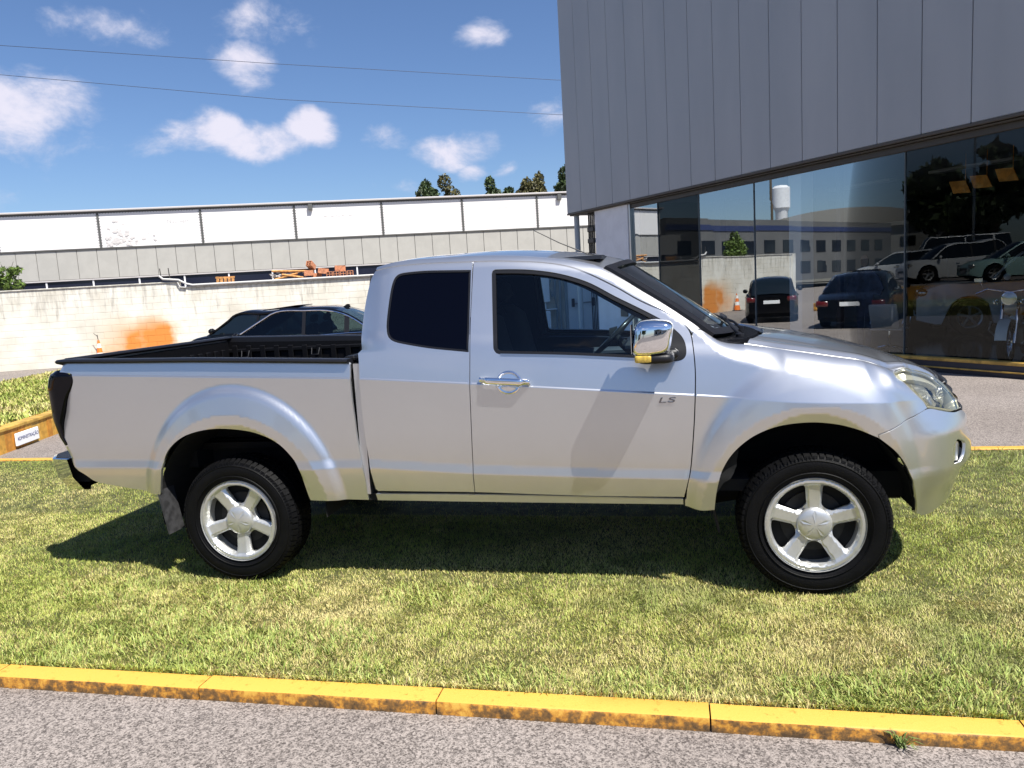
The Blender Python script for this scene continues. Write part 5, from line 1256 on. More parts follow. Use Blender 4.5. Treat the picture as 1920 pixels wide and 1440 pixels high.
BARK=mat('bark',(.12,.09,.06),.9,var=.4,scale=8)
SH=thing('shrub','bright green leafy shrub top rising behind the wall at the left edge','shrub',Wf(-.9,2.2,1.9))
sp0=Vector(Wf(-.9,2.2,1.9)); SH.rotation_euler=(0,0,0)
leaf_cloud('foliage',LEAFY,[(-.1,0,.75,.6,.5,.35),(.45,.1,1.0,.35,.3,.25),(-.5,.1,1.15,.45,.4,.3),(.1,0,1.45,.28,.25,.28),(.7,.15,.65,.35,.3,.22),(-.9,0,.8,.5,.4,.4),(.85,.2,1.12,.2,.2,.12)],2400,.075,SH,5)
m=MB()
for k in range(6): a=-1+k*.4; m.tube([(0,0,0),(a*.5,.05,.6),(a*.9,.1,1.2+.2*(k%2))],.02,5,r2=.006)
m.build('stem',BARK,SH,smooth=True)

# ------------------------------------------------------------------ long building with billboards
BB=thing('billboard_building','long low white and grey building with faded billboard panels behind the wall','building',(0,0,0))
Bf=frame((W0[0]+LN[0]*14,W0[1]+LN[1]*14,0),LD,LN)
GREYC=mat('grey_wall_cladding',(.42,.405,.37),.7,var=.05,scale=2); BILL=mat('billboard_white',(.80,.77,.75),.7)
S0,S1=-10.,34.
m=MB(); m.box(S0,S1,.10,12,1.9,6.18,fr=Bf); m.build('building_body',MATS['white_render'],BB)
m=MB(); m.box(S0,S1,.0,.1,3.07,4.45,fr=Bf); m.build('cladding_back',mat('cladding_joint',(.16,.155,.145),.8),BB)
bj=[S0]
x=-1.2-4.4*5
bj=[-1.2-4.4*i for i in range(2,0,-1)]+[-1.2,3.39,7.76,11.99,16.03,19.92,23.8,27.7,31.6]
for i in range(len(bj)-1):
    m=MB(); m.rbox(bj[i]+.05,bj[i+1]-.05,-.06,.06,4.50,6.10,.01,fr=Bf); m.build('billboard_panel',BILL,BB)
    m=MB(); m.rbox(bj[i+1]-.035,bj[i+1]+.035,-.09,.0,4.46,6.12,.008,fr=Bf); m.build('panel_post',mat('post_dark',(.10,.10,.095),.6) if 'post_dark' not in MATS else MATS['post_dark'],BB)
    lac=MB()
    for k in range(12): lac.box(bj[i+1]-.10,bj[i+1]+.10,-.075,-.062,4.6+k*.125,4.612+k*.125,fr=Bf)
    for k in range(34): lac.box(bj[i]+.12+k*.125,bj[i]+.135+k*.125,-.075,-.062,6.07,6.14,fr=Bf)
    o=lac.build('lacing',MATS['post_dark'],BB); o['kind']='stuff'
m=MB(); m.rbox(S0,S1,-.10,.10,6.12,6.18,.01,fr=Bf); m.rbox(S0,S1,-.08,.02,4.44,4.48,.01,fr=Bf); m.build('frame_rail',MATS['post_dark'],BB)
m=MB(); m.rbox(S0,S1,-.2,12.2,6.18,6.27,.02,fr=Bf); m.build('roof_edge',mat('roof_edge_grey',(.50,.47,.46),.7),BB)
s=-12.
while s<33:
    m=MB(); m.rbox(s+.012,s+.868,-.03,.0,3.10,4.44,.008,fr=Bf); m.build('cladding_panel',GREYC,BB); s+=.88
m=MB(); m.rbox(S0,S1,-.06,.04,3.02,3.08,.01,fr=Bf); m.build('cladding_sill',MATS['roof_edge_grey'],BB)
m=MB(); m.box(S0,S1,.02,.1,1.95,3.02,fr=Bf); m.build('dark_window_band',mat('window_band',(.012,.014,.03),.15),BB)
s=-12.
while s<33: m=MB(); m.rbox(s-.035,s+.035,-.02,.02,1.95,3.03,.006,fr=Bf); m.build('mullion',MATS['white_render'],BB); s+=2.05
for s in (8.55,21.1): m=MB(); m.rbox(s-.10,s+.10,-.22,-.06,5.85,6.14,.01,fr=Bf); m.build('floodlight',MATS['post_dark'],BB)
# faded print on the second and third billboards
FP=mat('faded_print',(.60,.57,.55),.8); FP2=mat('faded_print_light',(.68,.65,.63),.8)
rr_=random.Random(5)
m=MB()
for k in range(60):
    s=-.9+abs(rr_.gauss(0,.75)); z=4.6+abs(rr_.gauss(0,.42)); r=rr_.uniform(.03,.11)
    if s<1.6 and z<5.9: m.prism([(s+r*rr_.uniform(.6,1.5)*math.cos(a),z+r*rr_.uniform(.6,1.2)*math.sin(a)) for a in np.linspace(0,6.28,8)[:-1]],-.064-.0004*k,-.0602,fr=Bf,plane='xz')
for k in range(3): m.box(1.6,2.7-.1*k,-.0635,-.0602,4.95-.10*k,4.97-.10*k,fr=Bf)
o=m.build('faded_picture',FP,BB); o['kind']='stuff'
m=MB()
for (c0,c1) in ((4.2,.25),(6.3,.25),(7.1,.2),(13.3,.3),(18.,.3)):
    for k in range(6):
        s=c0+rr_.uniform(-.4,.4); z=5.3+rr_.uniform(-.5,.5); r=rr_.uniform(.05,.13); m.prism([(s+r*rr_.uniform(.6,1.4)*math.cos(a),z+r*rr_.uniform(.5,1.2)*math.sin(a)) for a in np.linspace(0,6.28,8)[:-1]],-.064-.0004*k,-.0602,fr=Bf,plane='xz')
m.build('faded_picture',FP2,BB)['kind']='stuff'
mwB=Matrix.Translation(Bf(2.35,-.062,5.58))@Matrix(((LD[0],0,-LN[0],0),(LD[1],0,-LN[1],0),(0,1,0,0),(0,0,0,1)))
tm=text_mesh('faded_lettering','Nutrivert',.26,mat('faded_letters',(.42,.41,.41),.8),None,Matrix.Identity(4),.001); tm.data.transform(mwB); tm.parent=BB
mwB=Matrix.Translation(Bf(9.9,-.062,5.75))@Matrix(((LD[0],0,-LN[0],0),(LD[1],0,-LN[1],0),(0,1,0,0),(0,0,0,1)))
m=MB()
for k in range(5): m.tube([Bf(9.2+k*.3,-.063,5.95),Bf(9.15+k*.3,-.063,5.55),Bf(9.35+k*.3,-.063,5.50)],.012,4)
m.build('faded_script',FP2,BB)
# white block further along, with a blue band and rows of windows
WB=thing('office_block','white block with a blue band and small windows left of the billboard building','building',(0,0,0))
m=MB(); m.box(-46,-10.5,.0,14,.6,5.6,fr=Bf); m.build('block_wall',MATS['hall_grey_light'] if 'hall_grey_light' in MATS else mat('hall_grey_light',(.13,.13,.13),.8,var=.1,scale=.5),WB)
m=MB(); m.box(-46,-10.5,-.05,-.002,4.75,5.15,fr=Bf); m.build('blue_band',mat('blue_band',(.03,.045,.12),.6),WB)
wn_=mat('office_window',(.015,.02,.03),.1)
for k in range(12):
    for z in (1.2,3.0): m=MB(); m.rbox(-44+k*2.8,-42.4+k*2.8,-.04,.0,z,z+1.0,.01,fr=Bf); m.build('window',wn_,WB)
# plant equipment and door on the wall, seen through the cab windows
DR=thing('service_door','pale steel door with a push bar in the white wall, seen through the cab windows','door',(0,0,0))
DW=mat('door_white',(.78,.80,.80),.5)
def G2(s,o,z): return Wf(s,o,z)
m=MB(); m.rbox(17.74,18.80,-.10,-.035,-.10,2.02,.01,fr=G2); m.build('door_leaf',DW,DR)
m=MB(); 
for s in (17.66,18.80): m.rbox(s,s+.09,-.14,-.03,-.1,2.08,.01,fr=G2)
m.build('door_frame',mat('door_frame_grey',(.30,.34,.36),.5),DR)
m=MB(); m.tube([G2(17.95,-.20,.86),G2(18.62,-.20,.90)],.02,8); m.build('push_bar',DCHROME,DR,smooth=True)
for s in (17.92,18.62): m=MB(); m.rbox(s-.04,s+.04,-.22,-.10,.76,1.04,.01,fr=G2); m.build('bar_bracket',FRAMEM,DR)
PO=MB(); PO.tube([G2(18.05,-.45,-.1),G2(18.13,-.14,1.0)],.03,6); tag(PO.build('broom_handle',mat('handle_red',(.25,.12,.10),.6)),'thin reddish pole leaning against the pale steel door','pole')
for i,(z,lb) in enumerate(((.98,'upper of two white air conditioning units on the wall, seen through the cab'),(-.06,'lower of two white air conditioning units, seen through the cab'))):
    AC=thing('air_conditioner',lb,'air conditioner',(0,0,0),group='air conditioning units on the wall')
    m=MB(); m.rbox(15.9,17.05,-.50,-.10,z,z+.75 if i else z+.95,.02,fr=G2); m.build('unit_case',DW,AC)
    c=G2(16.45,-.50,z+.40); m=MB(); 
    n=24; vs=[G2(16.45+.30*math.cos(2*math.pi*k/n),-.507,z+.40+.30*math.sin(2*math.pi*k/n)) for k in range(n)]; m.add(vs,[tuple(range(n))]); m.build('fan_grille',mat('fan_grey',(.10,.11,.12),.6) if 'fan_grey' not in MATS else MATS['fan_grey'],AC)
SH2=thing('shelf','white shelf above the lower air conditioner holding bottles','shelf',(0,0,0))
m=MB(); m.rbox(15.9,17.3,-.45,-.05,.72,.75,.005,fr=G2); m.build('shelf_board',DW,SH2)
for (s,r,h,mm,lb) in ((16.62,.06,.30,mat('blue_plastic',(.03,.25,.42),.4),'larger blue bottle on the shelf seen through the cab'),(16.76,.05,.26,MATS['blue_plastic'],'smaller blue bottle beside the larger one on the shelf'),(16.93,.04,.22,DW,'white bottle on the shelf seen through the cab')):
    m=MB(); m.lathe([(0,0),(0,r),(h*.7,r),(h*.85,r*.4),(h,r*.4),(h,0)],14,G2(s,-.3,.752),'z'); tag(m.build('bottle',mm,smooth=50),lb,'bottle')
m=MB(); m.tube([G2(17.35,-.12,1.9),G2(17.30,-.16,1.2),G2(17.36,-.14,.6),G2(17.33,-.12,-.1)],.05,6); m.tube([G2(17.5,-.12,2.0),G2(17.48,-.12,-.1)],.04,6); m.tube([G2(17.15,-.2,1.7),G2(17.05,-.3,1.45),G2(17.2,-.25,1.15)],.04,6); o=m.build('hanging_hoses',MATS['door_frame_grey'],smooth=True); tag(o,'bundle of grey pipes and hoses hanging between the shelf and the door','hose')
m=MB(); m.rbox(19.1,19.5,-.3,-.02,-.1,2.3,.01,fr=G2); m.rbox(19.9,20.2,-.3,-.02,-.1,2.3,.01,fr=G2); tag(m.build('wall_pillars',MATS['door_frame_grey']),'pair of grey pilasters on the wall right of the steel door','pilaster')

# ------------------------------------------------------------------ raised bed with yellow retaining wall and sign
bedP=[(-8.55,2.50),(-9.56,5.62),(-9.9,9.6),(-15.0,10.4),(-14.3,8.0),(-13.2,4.0),(-12.6,1.2),(-8.10,1.10)]
bedP=[(-8.74,2.62),(-9.89,6.25),(-10.7,9.9),(-15.1,11.2),(-14.45,8.55),(-13.3,4.2),(-12.8,2.4)]
m=MB(); m.prism([(x,y) for x,y in bedP],-.10,.185); o=m.build('raised_bed_ground',SOIL); o['kind']='structure'
RW=thing('retaining_wall','yellow painted low retaining wall with a nameplate, left of the truck','retaining wall',(0,0,0))
a=Vector((-8.56,2.45)); e=Vector((-9.72,6.15)); dd=(e-a).normalized(); Lr=(e-a).length; nn=Vector((-dd.y,dd.x))
Rf=frame((a.x,a.y,0),(dd.x,dd.y),(nn.x,nn.y))
rr2=random.Random(8); s=0
YP=[mat('yellow_board_%s'%w,c,.65,var=.25,scale=14,bump=.2,bscale=40) for w,c in (('light',(.58,.31,.05)),('orange',(.54,.23,.03)),('pale',(.60,.36,.08)))]
while s<Lr:
    w=rr2.uniform(.10,.20); m=MB(); m.rbox(s+.002,min(s+w,Lr)-.002,.0-rr2.uniform(0,.006),.10,-.105,.17,.004,fr=Rf); m.build('face_board',YP[rr2.randrange(3)],RW); s+=w
m=MB(); m.rbox(-.02,Lr,-.02,.16,.17,.215,.008,fr=Rf); m.build('top_cap',YEL,RW)
m=MB(); m.rbox(-.02,.10,.10,4.2,-.105,.215,.01,fr=Rf); m.build('end_board',YEL,RW)
SG=thing('nameplate','small white sign reading ADMINISTRAÇÃO on the yellow retaining wall','sign',(0,0,0))
m=MB(); m.rbox(.83,1.36,-.045,-.02,-.055,.105,.004,fr=Rf); m.build('sign_board',mat('sign_white',(.85,.86,.88),.4),SG)
mwS=Matrix.Translation(Rf(1.095,-.0465,.03))@Matrix(((dd.x,0,-nn.x,0),(dd.y,0,-nn.y,0),(0,1,0,0),(0,0,0,1)))
t=text_mesh('sign_lettering','ADMINISTRAÇÃO',.064,mat('sign_ink',(.03,.04,.16),.5),None,Matrix.Identity(4),.0008); t.data.transform(mwS); t.parent=SG
kerb('yellow kerb along the far edge of the raised grass bed at left',[(-13.30,4.0),(-15.40,11.9)],.12,-.10,.205,0,1.0,-1)
x,y=scatter(-15.5,-8.,2.3,11.3,900); q=np.stack([x,y],1); k=inside(q,bedP); x,y=x[k],y[k]
blades('bed_grass',None,x,y,np.full(len(x),.185),np.full(len(x),.08),.020,.8,lawn_tone)

m=MB(); m.box(-110,-17.2,-40,10.2,-.11,.62); m.build('upper_lot',ASPH)['kind']='structure'
kerb('yellow kerb along the upper parking lot, seen only mirrored in the glass',[(-17.15,10.2),(-17.15,-10)],.14,-.10,.66,0,1.0,-1)
# ------------------------------------------------------------------ overhead lines
for i,(pts,lb) in enumerate((([(-70,22,19.6),(-38.06,34.45,17.05),(-23.8,40.16,15.89),(-7.48,46.7,14.73),(30,61,13.4)],'upper of two thin overhead wires crossing the sky'),([(-70,22,18.6),(-38.26,34.37,15.43),(-23.98,40.09,13.81),(-7.59,46.65,12.55),(30,61,10.9)],'lower of two thin overhead wires crossing the sky'))):
    P_=[]
    for a_,b_ in zip(pts,pts[1:]):
        for k in range(6): P_.append(tuple(Vector(a_).lerp(Vector(b_),k/6)))
    P_.append(pts[-1]); m=MB(); m.tube(P_,.016,5); tag(m.build('overhead_wire',mat('wire_dark',(.03,.04,.07),.6) if 'wire_dark' not in MATS else MATS['wire_dark']),lb,'wire','overhead wires')
for i,(x,y,z0,z1,lb) in enumerate(((-70,22,0,19.9,'tall pole carrying the overhead wires far left'),(30,61,0,13.8,'tall pole carrying the overhead wires behind the showroom'))):
    m=MB(); m.tube([(x,y,z0-.1),(x,y,z1)],.16,8,r2=.1); tag(m.build('utility_pole',BARK,smooth=True),lb,'pole')

# ------------------------------------------------------------------ trees behind the buildings
def tree(lb,x,y,z0,h,r,seed,m=None,nl=4200,ls=.22,group='trees beyond the long building'):
    T=thing('tree',lb,'tree',(x,y,z0),group=group); rr=random.Random(seed); bl=[]
    for k in range(9):
        a=rr.uniform(0,6.28); q=rr.uniform(0,.62)*r; zz=h*rr.uniform(.55,.92); s=r*rr.uniform(.32,.52); bl.append((math.cos(a)*q,math.sin(a)*q,zz,s,s,s*rr.uniform(.8,1.1)))
    bl.append((0,0,h*.95,r*.35,r*.35,h*.07))
    leaf_cloud('crown',m or LEAFD,bl,nl,ls,T,seed)
    t=MB(); t.tube([(0,0,0),(.1,0,h*.4),(0,.1,h*.8)],r*.09,8,r2=r*.03)
    for b_ in bl[:6]: t.tube([(.05,0,h*.45),(b_[0]*.6,b_[1]*.6,b_[2]*.85),(b_[0],b_[1],b_[2])],r*.04,5,r2=r*.012)
    t.build('trunk',BARK,T,smooth=True); return T
for (x,y,h,r,mm,sd_,lb) in [(a_,b_,c_,d_*1.25,e_,f_,g_) for (a_,b_,c_,d_,e_,f_,g_) in ((-29.6,86.3,14.7,1.75,LEAFD,1,'dark rounded tree top, first from the left above the long roof'),(-27.4,87.1,15.3,1.9,LEAFE,2,'olive tree top joined to the first dark one above the long roof'),(-22.2,89.3,14.9,1.5,LEAFD,3,'small round dark tree top above the middle of the roof'),(-20.1,90.2,13.6,1.6,LEAFD,4,'lowest tree top, just right of the small round one'),(-17.9,91.0,14.6,1.6,LEAFE,5,'olive tree top left of the pair near the showroom'),(-16.4,91.4,15.1,1.6,LEAFE,6,'brownish tree top, second of the pair near the showroom'),(-13.3,92.6,15.8,1.8,LEAFD,7,'dark tree top half hidden by the grey fascia'))]:
    tree(lb,x,y,0,h,r,sd_,mm)
# ------------------------------------------------------------------ other vehicles (parked around; some seen only mirrored in the showroom glass)
CGL=mat('car_glass_dark',(.006,.010,.012),.03,spec=.8); CGT=glass_mat('car_glass',(.25,.32,.32),1.0)
TAIL=mat('tail_lamp_red',(.12,.008,.008),.2,coat=1)
def car(name,label,cat,loc,rz,paint,L=4.3,W=1.78,H=1.46,kind='hatch',group=None,clear=False,trim=False):
    C=thing(name,label,cat,loc,rz,group)
    hw=W/2
    K={'sedan':dict(belt=[(-L/2,.80),(-L*.30,.97),(0,.94),(L*.22,.92),(L/2-.15,.74),(L/2,.60)],roof=[(-L*.36,.97),(-L*.22,H-.10),(-.4,H),(.3,H-.01),(L*.09,H-.09),(L*.25,.93)]),
       'hatch':dict(belt=[(-L/2,.86),(-L*.40,.98),(0,.94),(L*.26,.90),(L/2-.15,.74),(L/2,.60)],roof=[(-L*.49,.92),(-L*.40,H-.12),(-.5,H),(.3,H-.01),(L*.12,H-.12),(L*.29,.91)]),
       'suv':dict(belt=[(-L/2,.98),(-L*.40,1.08),(0,1.05),(L*.26,1.02),(L/2-.15,.90),(L/2,.72)],roof=[(-L*.485,1.05),(-L*.43,H-.12),(-.8,H),(.3,H-.01),(L*.13,H-.12),(L*.28,1.03)]),
       'pickup':dict(belt=[(-L/2,1.12),(-L*.40,1.12),(0,1.10),(L*.26,1.08),(L/2-.15,.98),(L/2,.80)],roof=[(-L*.13,1.10),(-L*.10,H-.06),(0,H),(L*.06,H-.01),(L*.13,H-.10),(L*.25,1.09)]),
       'van':dict(belt=[(-L/2,1.1),(0,1.1),(L*.36,1.08),(L/2-.1,.85),(L/2,.7)],roof=[(-L*.495,1.1),(-L*.48,H),(0,H),(L*.22,H),(L*.32,H-.1),(L*.42,1.07)])}[kind]
    wr=.34 if kind in('hatch','sedan') else .38; ax=(-L*.30,L*.31) if kind!='pickup' else (-L*.29,L*.31)
    xs=sorted(set(np.round(np.linspace(-L/2,L/2,56),3)))
    belt=lambda x: herm_tab(K['belt'],x)
    def hwid(x):
        e=abs(x)/(L/2); return hw*(1-.16*max(0,(e-.72)/.28)**2.2)
    def low(x):
        z=.22+.10*max(0,(abs(x)/(L/2)-.86)/.14)
        for a in ax:
            d=abs(x-a)
            if d<wr+.05: z=max(z,wr+math.sqrt(max(0,(wr+.05)**2-d*d))-.01)
        return z
    V=[];Fc=[]
    for x in xs:
        w=hwid(x); zb=belt(x); zl=low(x); endf=max(0,(abs(x)/(L/2)-.93)/.07)
        pr=[(w*.90,zl),(w*.985,zl+.02),(w*1.0,max(zl+.03,.52)),(w*.99,max(zl+.04,zb-.16)),(w*.965,zb-.03),(w*.90,zb),(w*.5,zb+.035*(1-endf)),(0,zb+.045*(1-endf))]
        V+= [(x,-y,z) for y,z in pr]+[(x,y,z) for y,z in pr[::-1][1:]]
    m_=15
    for i in range(len(xs)-1):
        for k in range(m_-1): Fc.append((i*m_+k,i*m_+k+1,(i+1)*m_+k+1,(i+1)*m_+k))
    Fc+=[tuple(range(m_)),tuple((len(xs)-1)*m_+k for k in range(m_))]
    b=MB(); b.add(V,Fc); body=b.build('body',paint,C,smooth=35)
    # cabin: pillars + roof as a frame of paint, glass between
    rf=K['roof']; x0,x1=rf[0][0],rf[-1][0]
    rz_=lambda x: herm_tab(rf,x)
    zt=H
    def cw(x,z):
        bz=belt(x); return hwid(x)*.90-(z-bz)*.36
    gx=np.linspace(x0,x1,30)
    b=MB(); vs=[];fs=[]
    for x in gx:
        z=rz_(x); zb=belt(x)-.01; w=cw(x,z); 
        pr=[(cw(x,zb),zb),(cw(x,zb+(z-zb)*.5),zb+(z-zb)*.5),(w+.005,z-.06*min(1,(z-zb)/.3)),(w-.05,z-.012),(w*.5,z+.018),(0,z+.025)]
        vs+= [(x,-y,q) for y,q in pr]+[(x,y,q) for y,q in pr[::-1][1:]]
    mm=11
    side=[];top=[]
    for i in range(len(gx)-1):
        xm=(gx[i]+gx[i+1])/2; slope=(rz_(gx[i+1])-rz_(gx[i]))/(gx[i+1]-gx[i])
        for k in range(mm-1):
            f=(i*mm+k,i*mm+k+1,(i+1)*mm+k+1,(i+1)*mm+k)
            if k in (0,1,8,9): side.append(f)
            elif abs(slope)>.35 and k in (3,4,5,6): side.append(f)
            else: top.append(f)
    g=MB(); g.add(vs,side); g.build('window_glass',CGT if clear else CGL,C,smooth=30)
    g=MB(); g.add(vs,top); g.build('roof',paint,C,smooth=35)
    # pillars
    for s in (-1,1):
        for xp,wd in (((x0+x1)/2-.05,.07),(x0*.80+x1*.2,.10)) if kind!='pickup' else (((x0+x1)/2-.1,.06),):
            p=MB(); z=rz_(xp)-.05; zb=belt(xp)-.01
            p.add([(xp-wd/2,s*(cw(xp,zb)+.006),zb),(xp+wd/2,s*(cw(xp,zb)+.006),zb),(xp+wd/2,s*(cw(xp,z)+.006),z),(xp-wd/2,s*(cw(xp,z)+.006),z)],[(0,1,2,3)]); p.build('pillar',paint if kind in('van',) else PLASTIC,C)
        p=MB(); pts=[]
        for x in np.linspace(x0+.12,x1-.10,26): z=rz_(x)-.045; z=max(z,belt(x)+.01); pts.append((x,s*(cw(x,z)+.012),z))
        p.tube(pts,.013 if trim else .02,6); p.build('window_trim' if trim else 'roof_pillar',CHROME if trim else paint,C,smooth=True)
        if trim: p=MB(); p.tube([(x,s*(cw(x,belt(x))+.014),belt(x)+.004) for x in np.linspace(x0+.12,x1-.10,20)],.010,6); p.build('window_trim',CHROME,C,smooth=True)
        p=MB(); xm=x1-.32; p.rbox(xm-.06,xm+.06,min(s*(hw+.01),s*(hw+.17)),max(s*(hw+.01),s*(hw+.17)),belt(xm)+.02,belt(xm)+.16,.04); p.build('wing_mirror',paint,C,smooth=50)
        zh=belt(L/2-.2)-.08
        p=MB(); p.rbox(L/2-.28,L/2-.03,min(s*hw*.52,s*hw*.90),max(s*hw*.52,s*hw*.90),zh-.10,zh+.06,.04); p.build('headlight',REFLECT,C,smooth=50)
        zt_=belt(-L/2+.1)-.08
        p=MB(); p.rbox(-L/2-.01,-L/2+.16,min(s*hw*.58,s*hw*.93),max(s*hw*.58,s*hw*.93),zt_-.14,zt_+.04,.03); p.build('tail_light',TAIL,C,smooth=50)
        p=MB()
        for xh in (.15,-.75): p.rbox(xh-.10,xh+.06,min(s*(hw-.01),s*(hw+.03)),max(s*(hw-.01),s*(hw+.03)),.82,.85,.008)
        p.build('door_handle',CHROME if trim else paint,C)
        for a in ax:
            w=MB(); w.lathe([(-.11,wr*.62),(-.12,wr*.8),(-.10,wr*.97),(0,wr),(.10,wr*.97),(.12,wr*.8),(.11,wr*.62)],32,(a,s*(hw-.12),wr),'y'); ty=w.build('tyre',RUBBER,C,smooth=50)
            w=MB(); w.lathe([(s*.10,wr*.63),(s*.085,wr*.55),(s*.03,wr*.5)],24,(a,s*(hw-.12),wr),'y')
            for k in range(5):
                t_=k*2*math.pi/5+.3; w.tube([(a,s*(hw-.05),wr),(a+math.cos(t_)*wr*.58,s*(hw-.03),wr+math.sin(t_)*wr*.58)],.03,5)
            w.build('wheel_rim',ALLOY,ty)
            w=MB(); w.lathe([(0,0),(0,wr+.04)],20,(a,s*(hw-.16),wr),'y'); w.build('wheel_well',DARK,C)
    p=MB(); p.rbox(L/2-.06,L/2+.012,-hw*.45,hw*.45,.42,.62,.02); p.build('grille',PLASTIC,C)
    p=MB(); p.rbox(L/2-.005,L/2+.02,-.25,.25,.40,.51,.004); p.rbox(-L/2-.02,-L/2+.01,-.25,.25,.62,.73,.004); p.build('number_plate',MATS['sign_white'],C)
    p=MB(); p.box(-L/2+.3,L/2-.3,-hw*.85,hw*.85,.18,.40); p.build('underbody',DARK,C)
    if kind=='pickup':
        p=MB(); p.box(-L/2+.1,x0-.05,-hw*.80,hw*.80,belt(-1)+.04,belt(-1)+.052); p.build('bed_cover',PLASTIC,C)
    return C
# the black saloon between truck and wall, facing left
SED=car('saloon_car','black four door saloon with chrome window trim parked behind the truck bed','car',(-8.05,9.70,-.10),math.radians(180+6),BLACKP,5.0,1.86,1.49,'sedan',clear=True,trim=True)
p=MB(); p.rbox(-.10,.62,-.42,.42,1.485,1.50,.004,fr=lambda x,y,z:(x,y,z+.06*(.62-x)/.72*1.0)); p.build('sunroof_panel',SMOKED,SED)
p=MB(); p.prism([(-1.05,1.44),(-.88,1.46),(-.98,1.52),(-1.03,1.515)],-.012,.012,plane='xz'); p.build('shark_fin_antenna',BLACKP,SED)
for s in (-1,1):
    q=MB(); q.rbox(-.15,.35,s*.38-.22,s*.38+.22,.45,.62,.05); q.rbox(-.07,.07,-.22,.22,0,.58,.05,fr=lambda x,y,z,s=s:(-.20+x-z*.3,s*.38+y,.6+z)); q.rbox(-.05,.05,-.12,.12,.6,.76,.04,fr=lambda x,y,z,s=s:(-.20+x-z*.3,s*.38+y,.6+z)); q.build('seat',FABRIC,SED,smooth=50)
car('hatchback_car','black hatchback parked beyond the black saloon, near the wall','car',(-10.75,12.75,-.10),math.radians(172),BLACKP,3.7,1.62,1.42,'hatch')
car('white_pickup','white pickup parked inside the showroom behind the glass, facing left','pickup truck',(7.25,13.4,0.0),math.atan2(.25,-1),WHITEP,5.2,1.85,1.78,'pickup')
PK='cars parked in the far row left of the lot'
for (x,y,rz,pt,kd,lb) in ((-25.6,8.9,100,WHITEP,'hatch','white hatchback at the far end of the distant parking row'),(-22.9,6.9,70,WHITEP,'suv','white sport utility car, second in the distant parking row'),(-19.6,4.6,75,MINTP,'hatch','pale mint hatchback, third in the distant parking row'),(-18.6,1.2,80,BLACKP,'suv','black sport utility car nearest in the distant parking row')):
    car('parked_car',lb,'car',(x,y,.62),math.radians(rz),pt,4.3,1.8,1.50 if kd=='hatch' else 1.68,kd,group=PK)
car('delivery_van','white delivery van behind the distant parking row','van',(-38,6,.62),math.radians(80),WHITEP,5.6,2.0,2.4,'van')
# lamp post, water tower, sheds and trees on the far side of the lot
m=MB(); m.tube([(-25.2,6.0,.6),(-25.2,6.0,7.1)],.07,8,r2=.05); m.tube([(-25.2,6.0,7.0),(-24.6,5.9,7.15)],.04,6); m.rbox(-24.8,-24.2,5.8,6.1,7.1,7.2,.02); tag(m.build('lamp_post',DCHROME,smooth=50),'slim grey lamp post standing in the lot to the left','lamp post')
WT=thing('water_tower','white cylindrical water tower far to the left of the lot','water tower',(-79.8,22.4,-1))
m=MB(); m.lathe([(0,.75),(9.4,.75),(9.9,1.0)],24,(0,0,0),'z'); m.build('shaft',MATS['white_render'],WT,smooth=30); m=MB(); m.lathe([(9.9,1.05),(12.2,1.05),(12.5,.7),(12.6,0)],24,(0,0,0),'z'); m.build('tank',MATS['white_render'],WT,smooth=30)
HG=thing('curved_roof_hall','pale industrial hall with a curved roof beyond the parking lot','hall',(-84,14,0),rz=.25)
m=MB(); m.box(-8,8,-9,9,0,5.6); m.build('hall_wall',mat('hall_grey',(.35,.34,.31),.8,var=.2,scale=.3),HG)
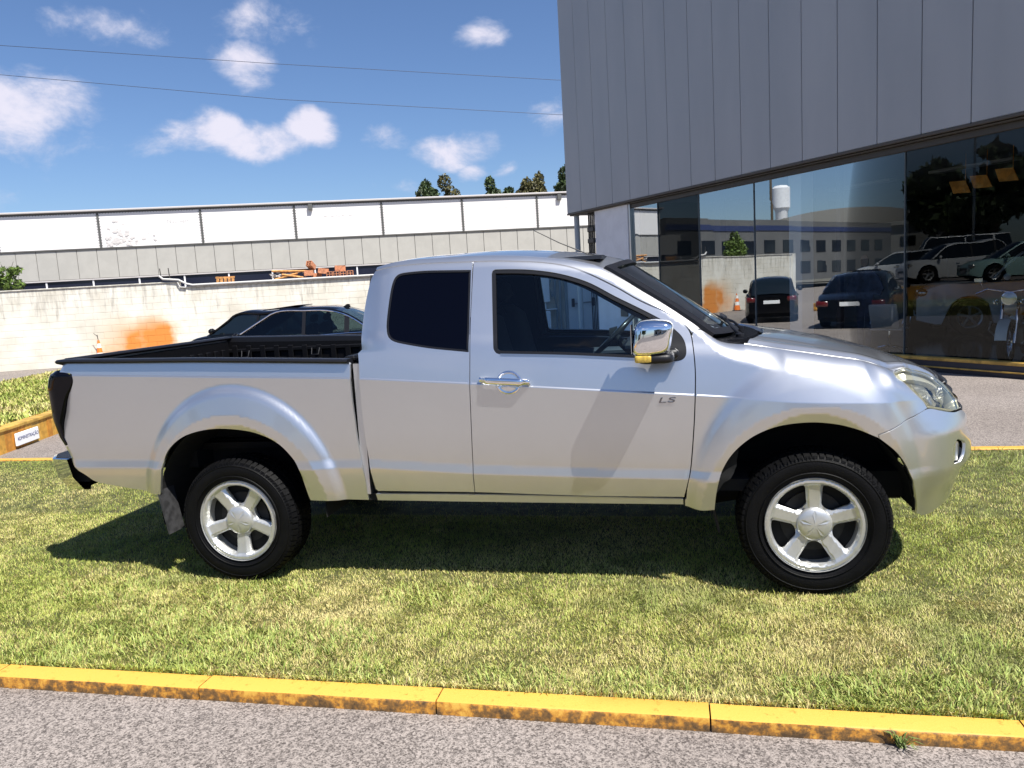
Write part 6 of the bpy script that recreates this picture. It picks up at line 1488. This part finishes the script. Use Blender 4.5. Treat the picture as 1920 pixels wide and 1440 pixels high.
m=MB(); m.prism([(-9.6,5.6)]+[(9.6*math.cos(a),5.6+2.4*math.sin(a)) for a in np.linspace(math.pi,0,18)],-8.4,8.4,plane='yz'); m.build('hall_roof',mat('hall_roof_pale',(.34,.32,.28),.6),HG,smooth=20)
for k in range(5): m=MB(); m.rbox(8.0,8.06,-8+k*3.5,-6.5+k*3.5,3.4,4.4,.01); m.build('hall_window',CGL,HG)
for i,(x,y,w,d_,h,rz,c,lb) in enumerate(((20,-60,40,12,6.5,.05,(.52,.50,.47),'pale long warehouse across the road behind the viewer'),(-45,-70,26,12,8,-.1,(.42,.36,.30),'brownish block across the road behind the viewer'),(70,-40,14,40,7,.2,(.50,.50,.50),'grey shed far right across the road'))):
    Bq=thing('warehouse',lb,'building',(x,y,0),rz); m=MB(); m.box(-w/2,w/2,-d_/2,d_/2,-.1,h); m.build('wall',mat('wh_wall_%s'%'abc'[i],c,.8,var=.2,scale=.4),Bq); m=MB(); m.rbox(-w/2-.3,w/2+.3,-d_/2-.3,d_/2+.3,h,h+.35,.05); m.build('roof',mat('wh_roof_%s'%'abc'[i],(.3,.29,.28),.7),Bq)
    for k in range(int(w/5)): m=MB(); m.rbox(-w/2+1.5+k*5,-w/2+4+k*5,d_/2,d_/2+.06,1.2,3.6,.01); m.build('window',CGL,Bq)
far=[(-56,6.9,9.6,2.4,1),(-57,2.6,10.5,3.4,2),(-58,-3,11,4,3),(-66,-12,13,6,4),(-72,-22,11,6,5),(-66,4,8,5,6),(-84,-34,12,6,7),(-76,-46,11,6,8),(-60,-56,10,5,9),(-30,-52,9,4.5,10),(-12,-48,8,4,11),(4,-46,9,4.5,12),(42,-46,10,5,13),(56,-30,9,5,14),(60,-10,10,5,15)]
w_=['first','second','third','fourth','fifth','sixth','seventh','eighth','ninth','tenth','eleventh','twelfth','thirteenth','fourteenth','fifteenth']
for (x,y,h,r,sd_),wd in zip(far,w_): tree('broad dark tree, %s in the tree line from the far left round behind the viewer'%wd,x,y,-.1,h,r,40+sd_,LEAFD,1500,.55,group='tree line around the lot')
b=MB(); b.box(-100,-30,-24,-12,-.1,.0); 
plane('road_far',-60,60,-44,-14.002,-.06,ROADM)
